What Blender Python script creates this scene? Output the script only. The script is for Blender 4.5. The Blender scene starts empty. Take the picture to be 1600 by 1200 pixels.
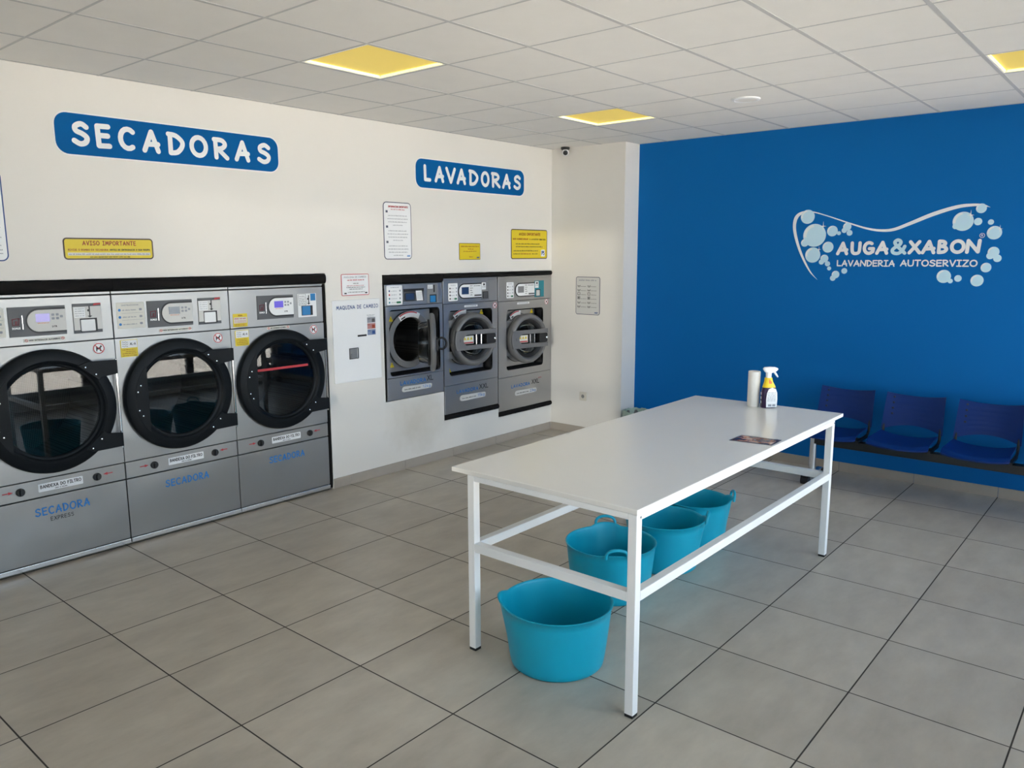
import bpy, bmesh, math, random
from mathutils import Vector, Matrix
PI = math.pi
C = bpy.context.scene.collection
SC = bpy.context.scene

# ------------------------------------------------------------------ camera
CAM_H = 1.87
F_PX, PITCH, ROLL, YAW = 1226.4, 0.16288, -0.00346, 0.70230
cam = bpy.data.cameras.new('camera')
cam.sensor_width = 36.0
cam.lens = F_PX * 36.0 / 1600.0
cam.clip_start = 0.05
cam_o = bpy.data.objects.new('camera', cam)
C.objects.link(cam_o)
def _cam_matrix():
    cy, sy = math.cos(YAW), math.sin(YAW)
    Rz = Matrix(((cy, sy, 0), (-sy, cy, 0), (0, 0, 1)))
    B = Matrix(((1, 0, 0), (0, 0, -1), (0, 1, 0)))
    c, s = math.cos(PITCH), math.sin(PITCH)
    Rp = Matrix(((1, 0, 0), (0, c, -s), (0, s, c)))
    c, s = math.cos(ROLL), math.sin(ROLL)
    Rr = Matrix(((c, -s, 0), (s, c, 0), (0, 0, 1)))
    R = Rr @ Rp @ B @ Rz                       # world -> camera (x right, y down, z forward)
    Rt = R.transposed()
    x, y, z = Rt.col[0], Rt.col[1], Rt.col[2]
    m = Matrix((( x[0], -y[0], -z[0], 0), (x[1], -y[1], -z[1], 0), (x[2], -y[2], -z[2], CAM_H), (0, 0, 0, 1)))
    return m
cam_o.matrix_world = _cam_matrix()
SC.camera = cam_o

# ------------------------------------------------------------------ light of the place
SC.view_settings.view_transform = 'Standard'
SC.view_settings.look = 'None'
SC.view_settings.gamma = 1.0
SC.view_settings.use_curve_mapping = False
SC.view_settings.exposure = -0.13

world = bpy.data.worlds.new('sky')
SC.world = world
world.use_nodes = True
wn = world.node_tree.nodes['Background']
wn.inputs[0].default_value = (0.68, 0.83, 1.0, 1)
wn.inputs[1].default_value = 5.4

def sunlight(name, energy, angle, color, direction):
    l = bpy.data.lights.new(name, 'SUN'); l.energy = energy; l.angle = math.radians(angle); l.color = color
    o = bpy.data.objects.new(name, l); C.objects.link(o)
    o.rotation_euler = Vector(direction).to_track_quat('-Z', 'Y').to_euler(); o.location = (3, -6, 6)
sunlight('sun', 48.0, 0.5, (1.0, 0.885, 0.75), (-0.09, 0.40, -0.90))          # high sun on the pavement outside
sunlight('sun_glint', 0.9, 1.2, (1.0, 0.90, 0.76), (-0.40, 0.90, -0.045))      # low glint thrown in off the windows across the street

def portal(name, loc, rot, w, h):
    l = bpy.data.lights.new(name, 'AREA')
    l.shape = 'RECTANGLE'; l.size = w; l.size_y = h
    l.cycles.is_portal = True
    o = bpy.data.objects.new(name, l); C.objects.link(o)
    o.location = loc; o.rotation_euler = rot
    return o
WIN_X = 0.50          # the glazed shop front on the right
BACK_Y = -3.2         # the glazed shop front behind
portal('shopfront_daylight', (WIN_X + 0.2, 4.1, 1.40), (0, PI / 2, 0), 2.55, 5.7)
portal('entrance_daylight', (-1.2, BACK_Y - 0.2, 1.40), (PI / 2, 0, 0), 3.0, 2.55)

# ------------------------------------------------------------------ materials
def new_mat(name):
    m = bpy.data.materials.new(name); m.use_nodes = True
    nt = m.node_tree
    return m, nt, nt.nodes['Principled BSDF']
def setp(b, **k):
    for n, v in k.items():
        n = n.replace('_', ' ')
        if n in b.inputs: b.inputs[n].default_value = v
def simple(name, col, rough=0.5, metal=0.0, spec=0.5, emit=None, estr=0.0, noise=0.0, nscale=20.0, bump=0.0, coat=0.0):
    m, nt, b = new_mat(name)
    setp(b, Base_Color=(*col, 1), Roughness=rough, Metallic=metal)
    b.inputs['Specular IOR Level'].default_value = spec
    if coat: b.inputs['Coat Weight'].default_value = coat; b.inputs['Coat Roughness'].default_value = 0.08
    if emit:
        b.inputs['Emission Color'].default_value = (*emit, 1); b.inputs['Emission Strength'].default_value = estr
    if noise or bump:
        tc = nt.nodes.new('ShaderNodeTexCoord'); n = nt.nodes.new('ShaderNodeTexNoise')
        n.inputs['Scale'].default_value = nscale; n.inputs['Detail'].default_value = 4
        nt.links.new(tc.outputs['Object'], n.inputs['Vector'])
        if noise:
            mx = nt.nodes.new('ShaderNodeMix'); mx.data_type = 'RGBA'
            mx.inputs[6].default_value = (*[c * (1 - noise) for c in col], 1)
            mx.inputs[7].default_value = (*[min(1, c * (1 + noise)) for c in col], 1)
            nt.links.new(n.outputs['Fac'], mx.inputs[0]); nt.links.new(mx.outputs[2], b.inputs['Base Color'])
        if bump:
            bp = nt.nodes.new('ShaderNodeBump'); bp.inputs['Strength'].default_value = bump; bp.inputs['Distance'].default_value = 0.01
            nt.links.new(n.outputs['Fac'], bp.inputs['Height']); nt.links.new(bp.outputs['Normal'], b.inputs['Normal'])
    return m

def steel_mat(name, col, rough, wav=0.12):
    m, nt, b = new_mat(name)
    N = nt.nodes.new; Lk = nt.links.new
    setp(b, Base_Color=(*col, 1), Roughness=rough, Metallic=0.9)
    tc = N('ShaderNodeTexCoord'); mp = N('ShaderNodeMapping'); mp.inputs['Scale'].default_value = (3, 3, 240)
    n = N('ShaderNodeTexNoise'); n.inputs['Scale'].default_value = 3.0; n.inputs['Detail'].default_value = 3
    Lk(tc.outputs['Object'], mp.inputs['Vector']); Lk(mp.outputs['Vector'], n.inputs['Vector'])
    mr = N('ShaderNodeMapRange'); mr.inputs[3].default_value = rough - 0.05; mr.inputs[4].default_value = rough + 0.07
    Lk(n.outputs['Fac'], mr.inputs[0]); Lk(mr.outputs[0], b.inputs['Roughness'])
    n2 = N('ShaderNodeTexNoise'); n2.inputs['Scale'].default_value = 3.2; n2.inputs['Detail'].default_value = 1
    geo = N('ShaderNodeNewGeometry'); Lk(geo.outputs['Position'], n2.inputs['Vector'])
    bp = N('ShaderNodeBump'); bp.inputs['Strength'].default_value = wav; bp.inputs['Distance'].default_value = 0.05
    Lk(n2.outputs['Fac'], bp.inputs['Height']); Lk(bp.outputs['Normal'], b.inputs['Normal'])
    return m

def glass_mat(name, tint, mirror_ior=1.9):
    m = bpy.data.materials.new(name); m.use_nodes = True; nt = m.node_tree
    for n in list(nt.nodes): nt.nodes.remove(n)
    N = nt.nodes.new; Lk = nt.links.new
    out = N('ShaderNodeOutputMaterial'); mix = N('ShaderNodeMixShader'); tr = N('ShaderNodeBsdfTransparent'); gl = N('ShaderNodeBsdfGlossy'); fr = N('ShaderNodeFresnel')
    tr.inputs[0].default_value = (*tint, 1); gl.inputs['Roughness'].default_value = 0.01; fr.inputs['IOR'].default_value = mirror_ior
    Lk(fr.outputs[0], mix.inputs[0]); Lk(tr.outputs[0], mix.inputs[1]); Lk(gl.outputs[0], mix.inputs[2]); Lk(mix.outputs[0], out.inputs[0])
    return m

def perforated_mat(name, col, pitch=0.011):
    m, nt, b = new_mat(name); N = nt.nodes.new; Lk = nt.links.new
    setp(b, Metallic=0.8, Roughness=0.35)
    geo = N('ShaderNodeNewGeometry'); v = N('ShaderNodeTexVoronoi'); v.inputs['Scale'].default_value = 1 / pitch; v.inputs['Randomness'].default_value = 0.0
    Lk(geo.outputs['Position'], v.inputs['Vector'])
    r = N('ShaderNodeMapRange'); r.inputs[1].default_value = 0.30; r.inputs[2].default_value = 0.36
    Lk(v.outputs['Distance'], r.inputs[0])
    mx = N('ShaderNodeMix'); mx.data_type = 'RGBA'; mx.inputs[6].default_value = (0.01, 0.01, 0.01, 1); mx.inputs[7].default_value = (*col, 1)
    Lk(r.outputs[0], mx.inputs[0]); Lk(mx.outputs[2], b.inputs['Base Color'])
    return m

def tile_floor_mat(name, ox, oy, tx, ty, grout):
    m, nt, b = new_mat(name); N = nt.nodes.new; Lk = nt.links.new
    geo = N('ShaderNodeNewGeometry'); sep = N('ShaderNodeSeparateXYZ'); Lk(geo.outputs['Position'], sep.inputs[0])
    def axis(k, o, t):
        s = N('ShaderNodeMath'); s.operation = 'SUBTRACT'; Lk(sep.outputs[k], s.inputs[0]); s.inputs[1].default_value = o
        d = N('ShaderNodeMath'); d.operation = 'DIVIDE'; Lk(s.outputs[0], d.inputs[0]); d.inputs[1].default_value = t
        fl = N('ShaderNodeMath'); fl.operation = 'FLOOR'; Lk(d.outputs[0], fl.inputs[0])
        pp = N('ShaderNodeMath'); pp.operation = 'PINGPONG'; Lk(d.outputs[0], pp.inputs[0]); pp.inputs[1].default_value = 0.5
        mu = N('ShaderNodeMath'); mu.operation = 'MULTIPLY'; Lk(pp.outputs[0], mu.inputs[0]); mu.inputs[1].default_value = t
        return fl, mu
    fx, dx = axis(0, ox, tx); fy, dy = axis(1, oy, ty)
    mn = N('ShaderNodeMath'); mn.operation = 'MINIMUM'; Lk(dx.outputs[0], mn.inputs[0]); Lk(dy.outputs[0], mn.inputs[1])
    mask = N('ShaderNodeMapRange'); mask.inputs[1].default_value = grout * 0.5 - 0.0006; mask.inputs[2].default_value = grout * 0.5 + 0.0006
    Lk(mn.outputs[0], mask.inputs[0])
    cmb = N('ShaderNodeCombineXYZ'); Lk(fx.outputs[0], cmb.inputs[0]); Lk(fy.outputs[0], cmb.inputs[1])
    wn_ = N('ShaderNodeTexWhiteNoise'); Lk(cmb.outputs[0], wn_.inputs['Vector'])
    # cloudy veins inside each tile, offset per tile, stretched along the tile
    off = N('ShaderNodeVectorMath'); off.operation = 'SCALE'; Lk(wn_.outputs['Color'], off.inputs[0]); off.inputs['Scale'].default_value = 13.0
    ad = N('ShaderNodeVectorMath'); ad.operation = 'ADD'; Lk(geo.outputs['Position'], ad.inputs[0]); Lk(off.outputs[0], ad.inputs[1])
    mp = N('ShaderNodeMapping'); mp.inputs['Scale'].default_value = (3.4, 1.4, 1); Lk(ad.outputs[0], mp.inputs['Vector'])
    n = N('ShaderNodeTexNoise'); n.inputs['Scale'].default_value = 2.0; n.inputs['Detail'].default_value = 8; n.inputs['Roughness'].default_value = 0.62
    Lk(mp.outputs[0], n.inputs['Vector'])
    cr = N('ShaderNodeValToRGB'); e = cr.color_ramp.elements
    e[0].position = 0.28; e[0].color = (0.405, 0.362, 0.298, 1)
    e[1].position = 0.72; e[1].color = (0.545, 0.495, 0.415, 1)
    Lk(n.outputs['Fac'], cr.inputs[0])
    hv = N('ShaderNodeHueSaturation'); Lk(cr.outputs[0], hv.inputs['Color'])
    vr = N('ShaderNodeMapRange'); vr.inputs[3].default_value = 0.94; vr.inputs[4].default_value = 1.05; Lk(wn_.outputs['Value'], vr.inputs[0]); Lk(vr.outputs[0], hv.inputs['Value'])
    mx = N('ShaderNodeMix'); mx.data_type = 'RGBA'; mx.inputs[6].default_value = (0.035, 0.028, 0.022, 1)
    Lk(mask.outputs[0], mx.inputs[0]); Lk(hv.outputs[0], mx.inputs[7]); Lk(mx.outputs[2], b.inputs['Base Color'])
    rr = N('ShaderNodeMapRange'); rr.inputs[3].default_value = 0.8; rr.inputs[4].default_value = 0.34; Lk(mask.outputs[0], rr.inputs[0]); Lk(rr.outputs[0], b.inputs['Roughness'])
    bp = N('ShaderNodeBump'); bp.inputs['Strength'].default_value = 0.5; bp.inputs['Distance'].default_value = 0.002
    Lk(mask.outputs[0], bp.inputs['Height']); Lk(bp.outputs[0], b.inputs['Normal'])
    return m

def painted_wall_mat(name, col, stain=None, rough=0.55, spec=0.3):
    """emulsion paint; stain = (centre, radii, colour): a damp mark on the wall"""
    m, nt, b = new_mat(name); N = nt.nodes.new; Lk = nt.links.new
    setp(b, Roughness=rough); b.inputs['Specular IOR Level'].default_value = spec
    geo = N('ShaderNodeNewGeometry'); n = N('ShaderNodeTexNoise'); n.inputs['Scale'].default_value = 1.3; n.inputs['Detail'].default_value = 5
    Lk(geo.outputs['Position'], n.inputs['Vector'])
    mx = N('ShaderNodeMix'); mx.data_type = 'RGBA'
    mx.inputs[6].default_value = (*[c * 0.965 for c in col], 1); mx.inputs[7].default_value = (*[min(1, c * 1.03) for c in col], 1)
    Lk(n.outputs['Fac'], mx.inputs[0]); last = mx.outputs[2]
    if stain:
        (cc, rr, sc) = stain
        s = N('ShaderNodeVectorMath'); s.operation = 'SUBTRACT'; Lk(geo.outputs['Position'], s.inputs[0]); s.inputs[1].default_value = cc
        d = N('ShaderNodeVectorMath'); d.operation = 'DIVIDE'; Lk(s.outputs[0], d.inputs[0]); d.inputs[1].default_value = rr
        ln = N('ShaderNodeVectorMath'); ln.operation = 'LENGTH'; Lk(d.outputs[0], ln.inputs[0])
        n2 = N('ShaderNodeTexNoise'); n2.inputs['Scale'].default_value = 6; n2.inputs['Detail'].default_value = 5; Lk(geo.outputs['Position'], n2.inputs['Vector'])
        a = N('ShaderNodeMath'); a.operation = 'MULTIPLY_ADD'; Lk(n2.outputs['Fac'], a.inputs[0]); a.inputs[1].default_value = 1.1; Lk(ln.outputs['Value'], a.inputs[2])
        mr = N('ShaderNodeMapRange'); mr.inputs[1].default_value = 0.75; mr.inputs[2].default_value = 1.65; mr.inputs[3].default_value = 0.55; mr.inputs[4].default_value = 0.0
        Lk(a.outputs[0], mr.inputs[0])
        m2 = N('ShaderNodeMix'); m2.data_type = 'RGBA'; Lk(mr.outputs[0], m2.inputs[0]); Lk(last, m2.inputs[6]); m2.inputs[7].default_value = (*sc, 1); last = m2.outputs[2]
    Lk(last, b.inputs['Base Color'])
    n3 = N('ShaderNodeTexNoise'); n3.inputs['Scale'].default_value = 90; n3.inputs['Detail'].default_value = 3; Lk(geo.outputs['Position'], n3.inputs['Vector'])
    bp = N('ShaderNodeBump'); bp.inputs['Strength'].default_value = 0.06; bp.inputs['Distance'].default_value = 0.004; Lk(n3.outputs['Fac'], bp.inputs['Height']); Lk(bp.outputs[0], b.inputs['Normal'])
    return m

def flyer_mat(name):
    m, nt, b = new_mat(name); N = nt.nodes.new; Lk = nt.links.new
    setp(b, Roughness=0.25)
    tc = N('ShaderNodeTexCoord'); n = N('ShaderNodeTexNoise'); n.inputs['Scale'].default_value = 16; n.inputs['Detail'].default_value = 5; n.inputs['Distortion'].default_value = 1.2
    Lk(tc.outputs['Object'], n.inputs['Vector'])
    cr = N('ShaderNodeValToRGB'); e = cr.color_ramp.elements
    e[0].position = 0.36; e[0].color = (0.025, 0.012, 0.03, 1); e[1].position = 0.68; e[1].color = (0.75, 0.60, 0.52, 1)
    k = e.new(0.47); k.color = (0.20, 0.075, 0.05, 1); k = e.new(0.55); k.color = (0.45, 0.20, 0.10, 1)
    Lk(n.outputs['Fac'], cr.inputs[0]); Lk(cr.outputs[0], b.inputs['Base Color'])
    return m

M = {}
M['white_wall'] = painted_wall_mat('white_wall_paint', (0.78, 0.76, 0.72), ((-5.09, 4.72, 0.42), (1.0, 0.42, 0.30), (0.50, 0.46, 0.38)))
M['white_plain'] = painted_wall_mat('white_paint', (0.78, 0.76, 0.72))
M['blue_wall'] = painted_wall_mat('blue_wall_paint', (0.002, 0.140, 0.440), None, 0.6, 0.12)
M['floor'] = tile_floor_mat('porcelain_floor', -4.5103, 1.5079, 0.59905, 0.60618, 0.0062)
M['skirting'] = simple('porcelain_skirting', (0.40, 0.36, 0.31), 0.45, noise=0.08, nscale=9)
M['grout'] = simple('grout', (0.06, 0.05, 0.042), 0.9)
M['ceiling_tile'] = simple('mineral_fibre_tile', (0.80, 0.785, 0.76), 0.95, spec=0.1, noise=0.03, nscale=6)
M['ceiling_bar'] = simple('ceiling_tee_bar', (0.52, 0.52, 0.525), 0.7)
M['dryer_steel'] = steel_mat('dryer_steel', (0.35, 0.346, 0.334), 0.40, 0.20)
M['washer_steel'] = steel_mat('washer_steel', (0.44, 0.44, 0.44), 0.34, 0.08)
M['bright_steel'] = simple('bright_steel', (0.72, 0.73, 0.75), 0.22, 0.9)
M['chrome'] = simple('chrome', (0.85, 0.86, 0.88), 0.12, 1.0)
M['door_black'] = simple('door_black', (0.007, 0.009, 0.011), 0.42, spec=0.14, noise=0.1, nscale=30)
M['black'] = simple('black_plastic', (0.010, 0.010, 0.011), 0.45)
M['black_matt'] = simple('black_matt', (0.006, 0.006, 0.006), 0.9, spec=0.1)
M['foam'] = simple('black_foam', (0.010, 0.009, 0.009), 0.85, spec=0.15, bump=0.3, nscale=40)
M['dark_inside'] = simple('dark_inside', (0.05, 0.05, 0.05), 0.7)
M['dark_grey'] = simple('dark_grey_plastic', (0.085, 0.088, 0.095), 0.45)
M['mid_grey'] = simple('mid_grey_plastic', (0.22, 0.225, 0.235), 0.42)
M['door_grey'] = simple('washer_door_grey', (0.175, 0.175, 0.18), 0.40, 0.25)
M['pale_grey'] = simple('pale_grey_plastic', (0.62, 0.62, 0.60), 0.4)
M['white'] = simple('white_vinyl', (0.85, 0.865, 0.88), 0.45)
M['cream'] = simple('cream_paper', (0.74, 0.73, 0.66), 0.6)
M['paper'] = simple('tissue_paper', (0.82, 0.80, 0.75), 0.9, bump=0.15, nscale=120)
M['table_frame'] = simple('white_powder_coat', (0.87, 0.87, 0.86), 0.35, noise=0.015, nscale=5)
M['table_top'] = simple('white_laminate', (0.83, 0.81, 0.765), 0.22, noise=0.01, nscale=3)
M['tub'] = simple('turquoise_rubber', (0.001, 0.37, 0.525), 0.40, spec=0.45, noise=0.06, nscale=8, bump=0.05)
M['chair_blue'] = simple('royal_blue_plastic', (0.002, 0.024, 0.150), 0.42, spec=0.22, noise=0.04, nscale=6)
M['blue'] = simple('sign_blue', (0.0, 0.105, 0.33), 0.6, spec=0.1)
M['blue_ink'] = simple('blue_ink', (0.02, 0.20, 0.56), 0.5)
M['navy_ink'] = simple('navy_ink', (0.02, 0.07, 0.24), 0.5)
M['grey_ink'] = simple('grey_ink', (0.30, 0.32, 0.36), 0.6)
M['black_ink'] = simple('black_ink', (0.02, 0.02, 0.022), 0.5)
M['red_ink'] = simple('red_ink', (0.50, 0.03, 0.04), 0.5)
M['maroon'] = simple('maroon', (0.11, 0.012, 0.022), 0.5)
M['brown_ink'] = simple('brown_ink', (0.33, 0.05, 0.012), 0.5)
M['dark_edge'] = simple('dark_sign_edge', (0.07, 0.045, 0.03), 0.5)
M['slate_edge'] = simple('slate_sign_edge', (0.10, 0.11, 0.16), 0.5)
M['yellow'] = simple('yellow_sign', (0.75, 0.58, 0.015), 0.45)
M['pale_blue'] = simple('pale_blue_vinyl', (0.56, 0.80, 0.93), 0.45)
M['bubble_glint'] = simple('bubble_glint', (0.78, 0.87, 0.91), 0.45)
M['green_ink'] = simple('green_ink', (0.02, 0.20, 0.09), 0.5)
M['teal'] = simple('teal_sticker', (0.01, 0.22, 0.28), 0.4)
M['sticker_blue'] = simple('sticker_blue', (0.02, 0.20, 0.48), 0.35)
M['lcd_violet'] = simple('lcd_violet', (0.10, 0.08, 0.5), 0.2, emit=(0.16, 0.10, 0.80), estr=0.35)
M['lcd_bright'] = simple('lcd_bright', (0.3, 0.28, 0.6), 0.12, emit=(0.32, 0.26, 0.85), estr=0.30)
M['lcd_grey'] = simple('lcd_grey', (0.16, 0.20, 0.26), 0.15)
M['lcd_navy'] = simple('lcd_navy', (0.03, 0.06, 0.14), 0.15)
M['dryer_glass'] = glass_mat('dryer_glass', (0.30, 0.32, 0.34), 1.68)
M['washer_glass'] = glass_mat('washer_glass', (0.78, 0.82, 0.84), 1.28)
M['bowl_glass'] = glass_mat('bowl_glass', (0.35, 0.37, 0.38), 1.32)
M['shop_glass'] = glass_mat('shop_glass', (0.97, 0.98, 0.98), 1.45)
M['drum'] = perforated_mat('perforated_drum', (0.36, 0.36, 0.36))
M['drum_dark'] = perforated_mat('perforated_washer_drum', (0.16, 0.155, 0.15), 0.012)
M['lamp_panel'] = simple('lamp_panel', (0.62, 0.50, 0.16), 0.6, emit=(0.85, 0.60, 0.07), estr=0.50)
M['lamp_strip'] = simple('lamp_strip', (1, 0.9, 0.5), 0.5, emit=(1.0, 0.86, 0.36), estr=1.5)
M['flyer'] = flyer_mat('flyer_print')
M['flyer_edge'] = simple('flyer_dark', (0.02, 0.012, 0.03), 0.3)
M['bottle'] = simple('bottle_purple', (0.03, 0.008, 0.05), 0.3)
M['bottle_yellow'] = simple('bottle_yellow', (0.85, 0.60, 0.01), 0.35)
M['orange_ink'] = simple('orange_ink', (0.75, 0.16, 0.01), 0.4)
M['liner'] = simple('bin_liner_green', (0.30, 0.40, 0.33), 0.35)
M['bin'] = simple('bin_grey', (0.12, 0.12, 0.115), 0.5)
M['outlet'] = simple('outlet_plastic', (0.68, 0.64, 0.56), 0.4)
M['frame_metal'] = simple('shopfront_frame', (0.30, 0.31, 0.32), 0.4, 0.4)
M['pavement'] = simple('pavement', (0.50, 0.485, 0.46), 0.9, noise=0.1, nscale=2)

# ------------------------------------------------------------------ mesh helpers
class LW:
    """a vertical face looking towards +x (the machine wall): a = along +y, b = up, d = out into the room"""
    def __init__(s, x): s.x = x
    def __call__(s, a, b, d=0.0): return Vector((s.x + d, a, b))
class BW:
    """a vertical face looking towards -y: a = along +x, b = up, d = out into the room"""
    def __init__(s, y): s.y = y
    def __call__(s, a, b, d=0.0): return Vector((a, s.y - d, b))
class HZ:
    """a level face looking up: a = x, b = y, d = up"""
    def __init__(s, z): s.z = z
    def __call__(s, a, b, d=0.0): return Vector((a, b, s.z + d))
class TILT:
    """any face given by an origin and three axes"""
    def __init__(s, o, ax, bx, nx): s.o, s.ax, s.bx, s.nx = Vector(o), Vector(ax), Vector(bx), Vector(nx)
    def __call__(s, a, b, d=0.0): return s.o + s.ax * a + s.bx * b + s.nx * d

class B:
    def __init__(s): s.bm = bmesh.new(); s.mi = 0; s.k = 0
    def face(s, vs):
        try:
            f = s.bm.faces.new(vs); f.material_index = s.mi; return f
        except ValueError: return None
    def v(s, p): return s.bm.verts.new(p)
    def poly(s, fr, pts, d=0.0):
        s.k += 1; d += (s.k % 61) * 1e-5          # overlapping strokes lie a hair apart
        s.face([s.v(fr(p[0], p[1], d)) for p in pts]); return s
    def prism(s, fr, pts, d0, d1):
        lo = [s.v(fr(p[0], p[1], d0)) for p in pts]; hi = [s.v(fr(p[0], p[1], d1)) for p in pts]
        n = len(pts); s.face(hi); s.face(lo[::-1])
        for i in range(n): s.face([lo[i], lo[(i + 1) % n], hi[(i + 1) % n], hi[i]])
        return s
    def rect(s, fr, a0, b0, a1, b1, d0, d1, r=0.0, seg=5):
        return s.prism(fr, rrect(a0, b0, a1, b1, r, seg), d0, d1)
    def box(s, x0, x1, y0, y1, z0, z1):
        return s.prism(HZ(0), [(x0, y0), (x1, y0), (x1, y1), (x0, y1)], z0, z1)
    def disc(s, fr, ca, cb, r, d0, d1, n=32):
        return s.prism(fr, circ(ca, cb, r, n), d0, d1)
    def frame(s, fr, outer, inner, d0, d1):
        """ring between two outlines of the same length"""
        n = len(outer); q = []
        for pts in (outer, inner):
            for d in (d0, d1): q.append([s.v(fr(p[0], p[1], d)) for p in pts])
        ol, oh, il, ih = q
        for i in range(n):
            j = (i + 1) % n
            s.face([oh[i], oh[j], ih[j], ih[i]]); s.face([ol[j], ol[i], il[i], il[j]])
            s.face([ol[i], ol[j], oh[j], oh[i]]); s.face([il[j], il[i], ih[i], ih[j]])
        return s
    def lathe(s, fr, ca, cb, prof, n=48, sx=1.0, cap0=False, cap1=False):
        rings = []
        for r, d in prof:
            rings.append([s.v(fr(ca + sx * r * math.cos(2 * PI * k / n), cb + r * math.sin(2 * PI * k / n), d)) for k in range(n)])
        for A, Bq in zip(rings, rings[1:]):
            for k in range(n):
                j = (k + 1) % n; s.face([A[k], A[j], Bq[j], Bq[k]])
        if cap0: s.face(rings[0][::-1])
        if cap1: s.face(rings[-1])
        return s
    def tube(s, pts, r, n=10, closed=False, cap=True):
        pts = [Vector(p) for p in pts]; rings = []; m = len(pts); up = None
        for i, p in enumerate(pts):
            if closed: t = pts[(i + 1) % m] - pts[i - 1]
            else: t = pts[min(i + 1, m - 1)] - pts[max(i - 1, 0)]
            t.normalize()
            if up is None: up = Vector((0, 0, 1)) if abs(t.z) < 0.9 else Vector((1, 0, 0))
            x = t.cross(up).normalized(); y = x.cross(t).normalized(); up = y
            rr = r[i] if isinstance(r, (list, tuple)) else r
            rings.append([s.v(p + (x * math.cos(2 * PI * k / n) + y * math.sin(2 * PI * k / n)) * rr) for k in range(n)])
        seq = list(zip(rings, rings[1:])) + ([(rings[-1], rings[0])] if closed else [])
        for A, Bq in seq:
            for k in range(n): s.face([A[k], A[(k + 1) % n], Bq[(k + 1) % n], Bq[k]])
        if cap and not closed: s.face(rings[0][::-1]); s.face(rings[-1])
        return s
    def grid(s, rows):
        V = [[s.v(p) for p in r] for r in rows]
        for i in range(len(V) - 1):
            for j in range(len(V[0]) - 1): s.face([V[i][j], V[i][j + 1], V[i + 1][j + 1], V[i + 1][j]])
        return s

def rrect(a0, b0, a1, b1, r=0.0, seg=5):
    if r <= 0: return [(a0, b0), (a1, b0), (a1, b1), (a0, b1)]
    out = []
    for cx, cy, t0 in ((a1 - r, b0 + r, -PI / 2), (a1 - r, b1 - r, 0), (a0 + r, b1 - r, PI / 2), (a0 + r, b0 + r, PI)):
        for k in range(seg + 1):
            t = t0 + PI / 2 * k / seg; out.append((cx + r * math.cos(t), cy + r * math.sin(t)))
    return out
def circ(ca, cb, r, n=32): return [(ca + r * math.cos(2 * PI * k / n), cb + r * math.sin(2 * PI * k / n)) for k in range(n)]

def obj(name, b, mats, parent=None, smooth=False, bevel=0.0, angle=35):
    bm = b.bm
    bmesh.ops.recalc_face_normals(bm, faces=bm.faces[:]) if not getattr(b, 'flat', False) else None
    vs = bm.verts
    lo = Vector((min(v.co.x for v in vs), min(v.co.y for v in vs), min(v.co.z for v in vs)))
    hi = Vector((max(v.co.x for v in vs), max(v.co.y for v in vs), max(v.co.z for v in vs)))
    org = (lo + hi) / 2; org.z = lo.z
    for v in vs: v.co -= org
    me = bpy.data.meshes.new(name); bm.to_mesh(me); bm.free()
    if not isinstance(mats, (list, tuple)): mats = [mats]
    for m in mats: me.materials.append(M[m] if isinstance(m, str) else m)
    if smooth:
        for p in me.polygons: p.use_smooth = True
        me.set_sharp_from_angle(angle=math.radians(angle))
    o = bpy.data.objects.new(name, me); C.objects.link(o)
    if parent is not None:
        o.parent = parent; pl = Vector((0, 0, 0)); p = parent
        while p: pl += p.location; p = p.parent
        o.location = org - pl
    else: o.location = org
    if bevel:
        md = o.modifiers.new('edge', 'BEVEL'); md.width = bevel; md.segments = 2; md.limit_method = 'ANGLE'
    return o
def thing(name, label, cat, loc, group=None):
    o = bpy.data.objects.new(name, None); C.objects.link(o)
    o.location = loc; o.empty_display_size = 0.1
    o['label'] = label; o['category'] = cat
    if group: o['group'] = group
    return o
def tag(o, label, cat, group=None):
    o['label'] = label; o['category'] = cat
    if group: o['group'] = group
    return o
def struct(name, b, mats, **k):
    o = obj(name, b, mats, **k)
    if k.get('parent') is None: o['kind'] = 'structure'
    return o

# ------------------------------------------------------------------ hand lettering (rounded strokes)
def arc(cx, cy, rx, ry, a0, a1, n=12):
    return [(cx + rx * math.cos(math.radians(a0 + (a1 - a0) * k / n)), cy + ry * math.sin(math.radians(a0 + (a1 - a0) * k / n))) for k in range(n + 1)]
def sp(s, sub=4):
    p = [tuple(float(q) for q in t.split(',')) for t in s.split()]
    if sub <= 1: return p
    out = []
    for i in range(len(p) - 1):
        p0 = p[max(i - 1, 0)]; p1 = p[i]; p2 = p[i + 1]; p3 = p[min(i + 2, len(p) - 1)]
        for k in range(sub):
            t = k / sub
            out.append(tuple(0.5 * (2 * p1[c] + (p2[c] - p0[c]) * t + (2 * p0[c] - 5 * p1[c] + 4 * p2[c] - p3[c]) * t * t + (3 * p1[c] - p0[c] - 3 * p2[c] + p3[c]) * t ** 3) for c in (0, 1)))
    out.append(p[-1]); return out
def ln(s): return sp(s, 1)
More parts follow.
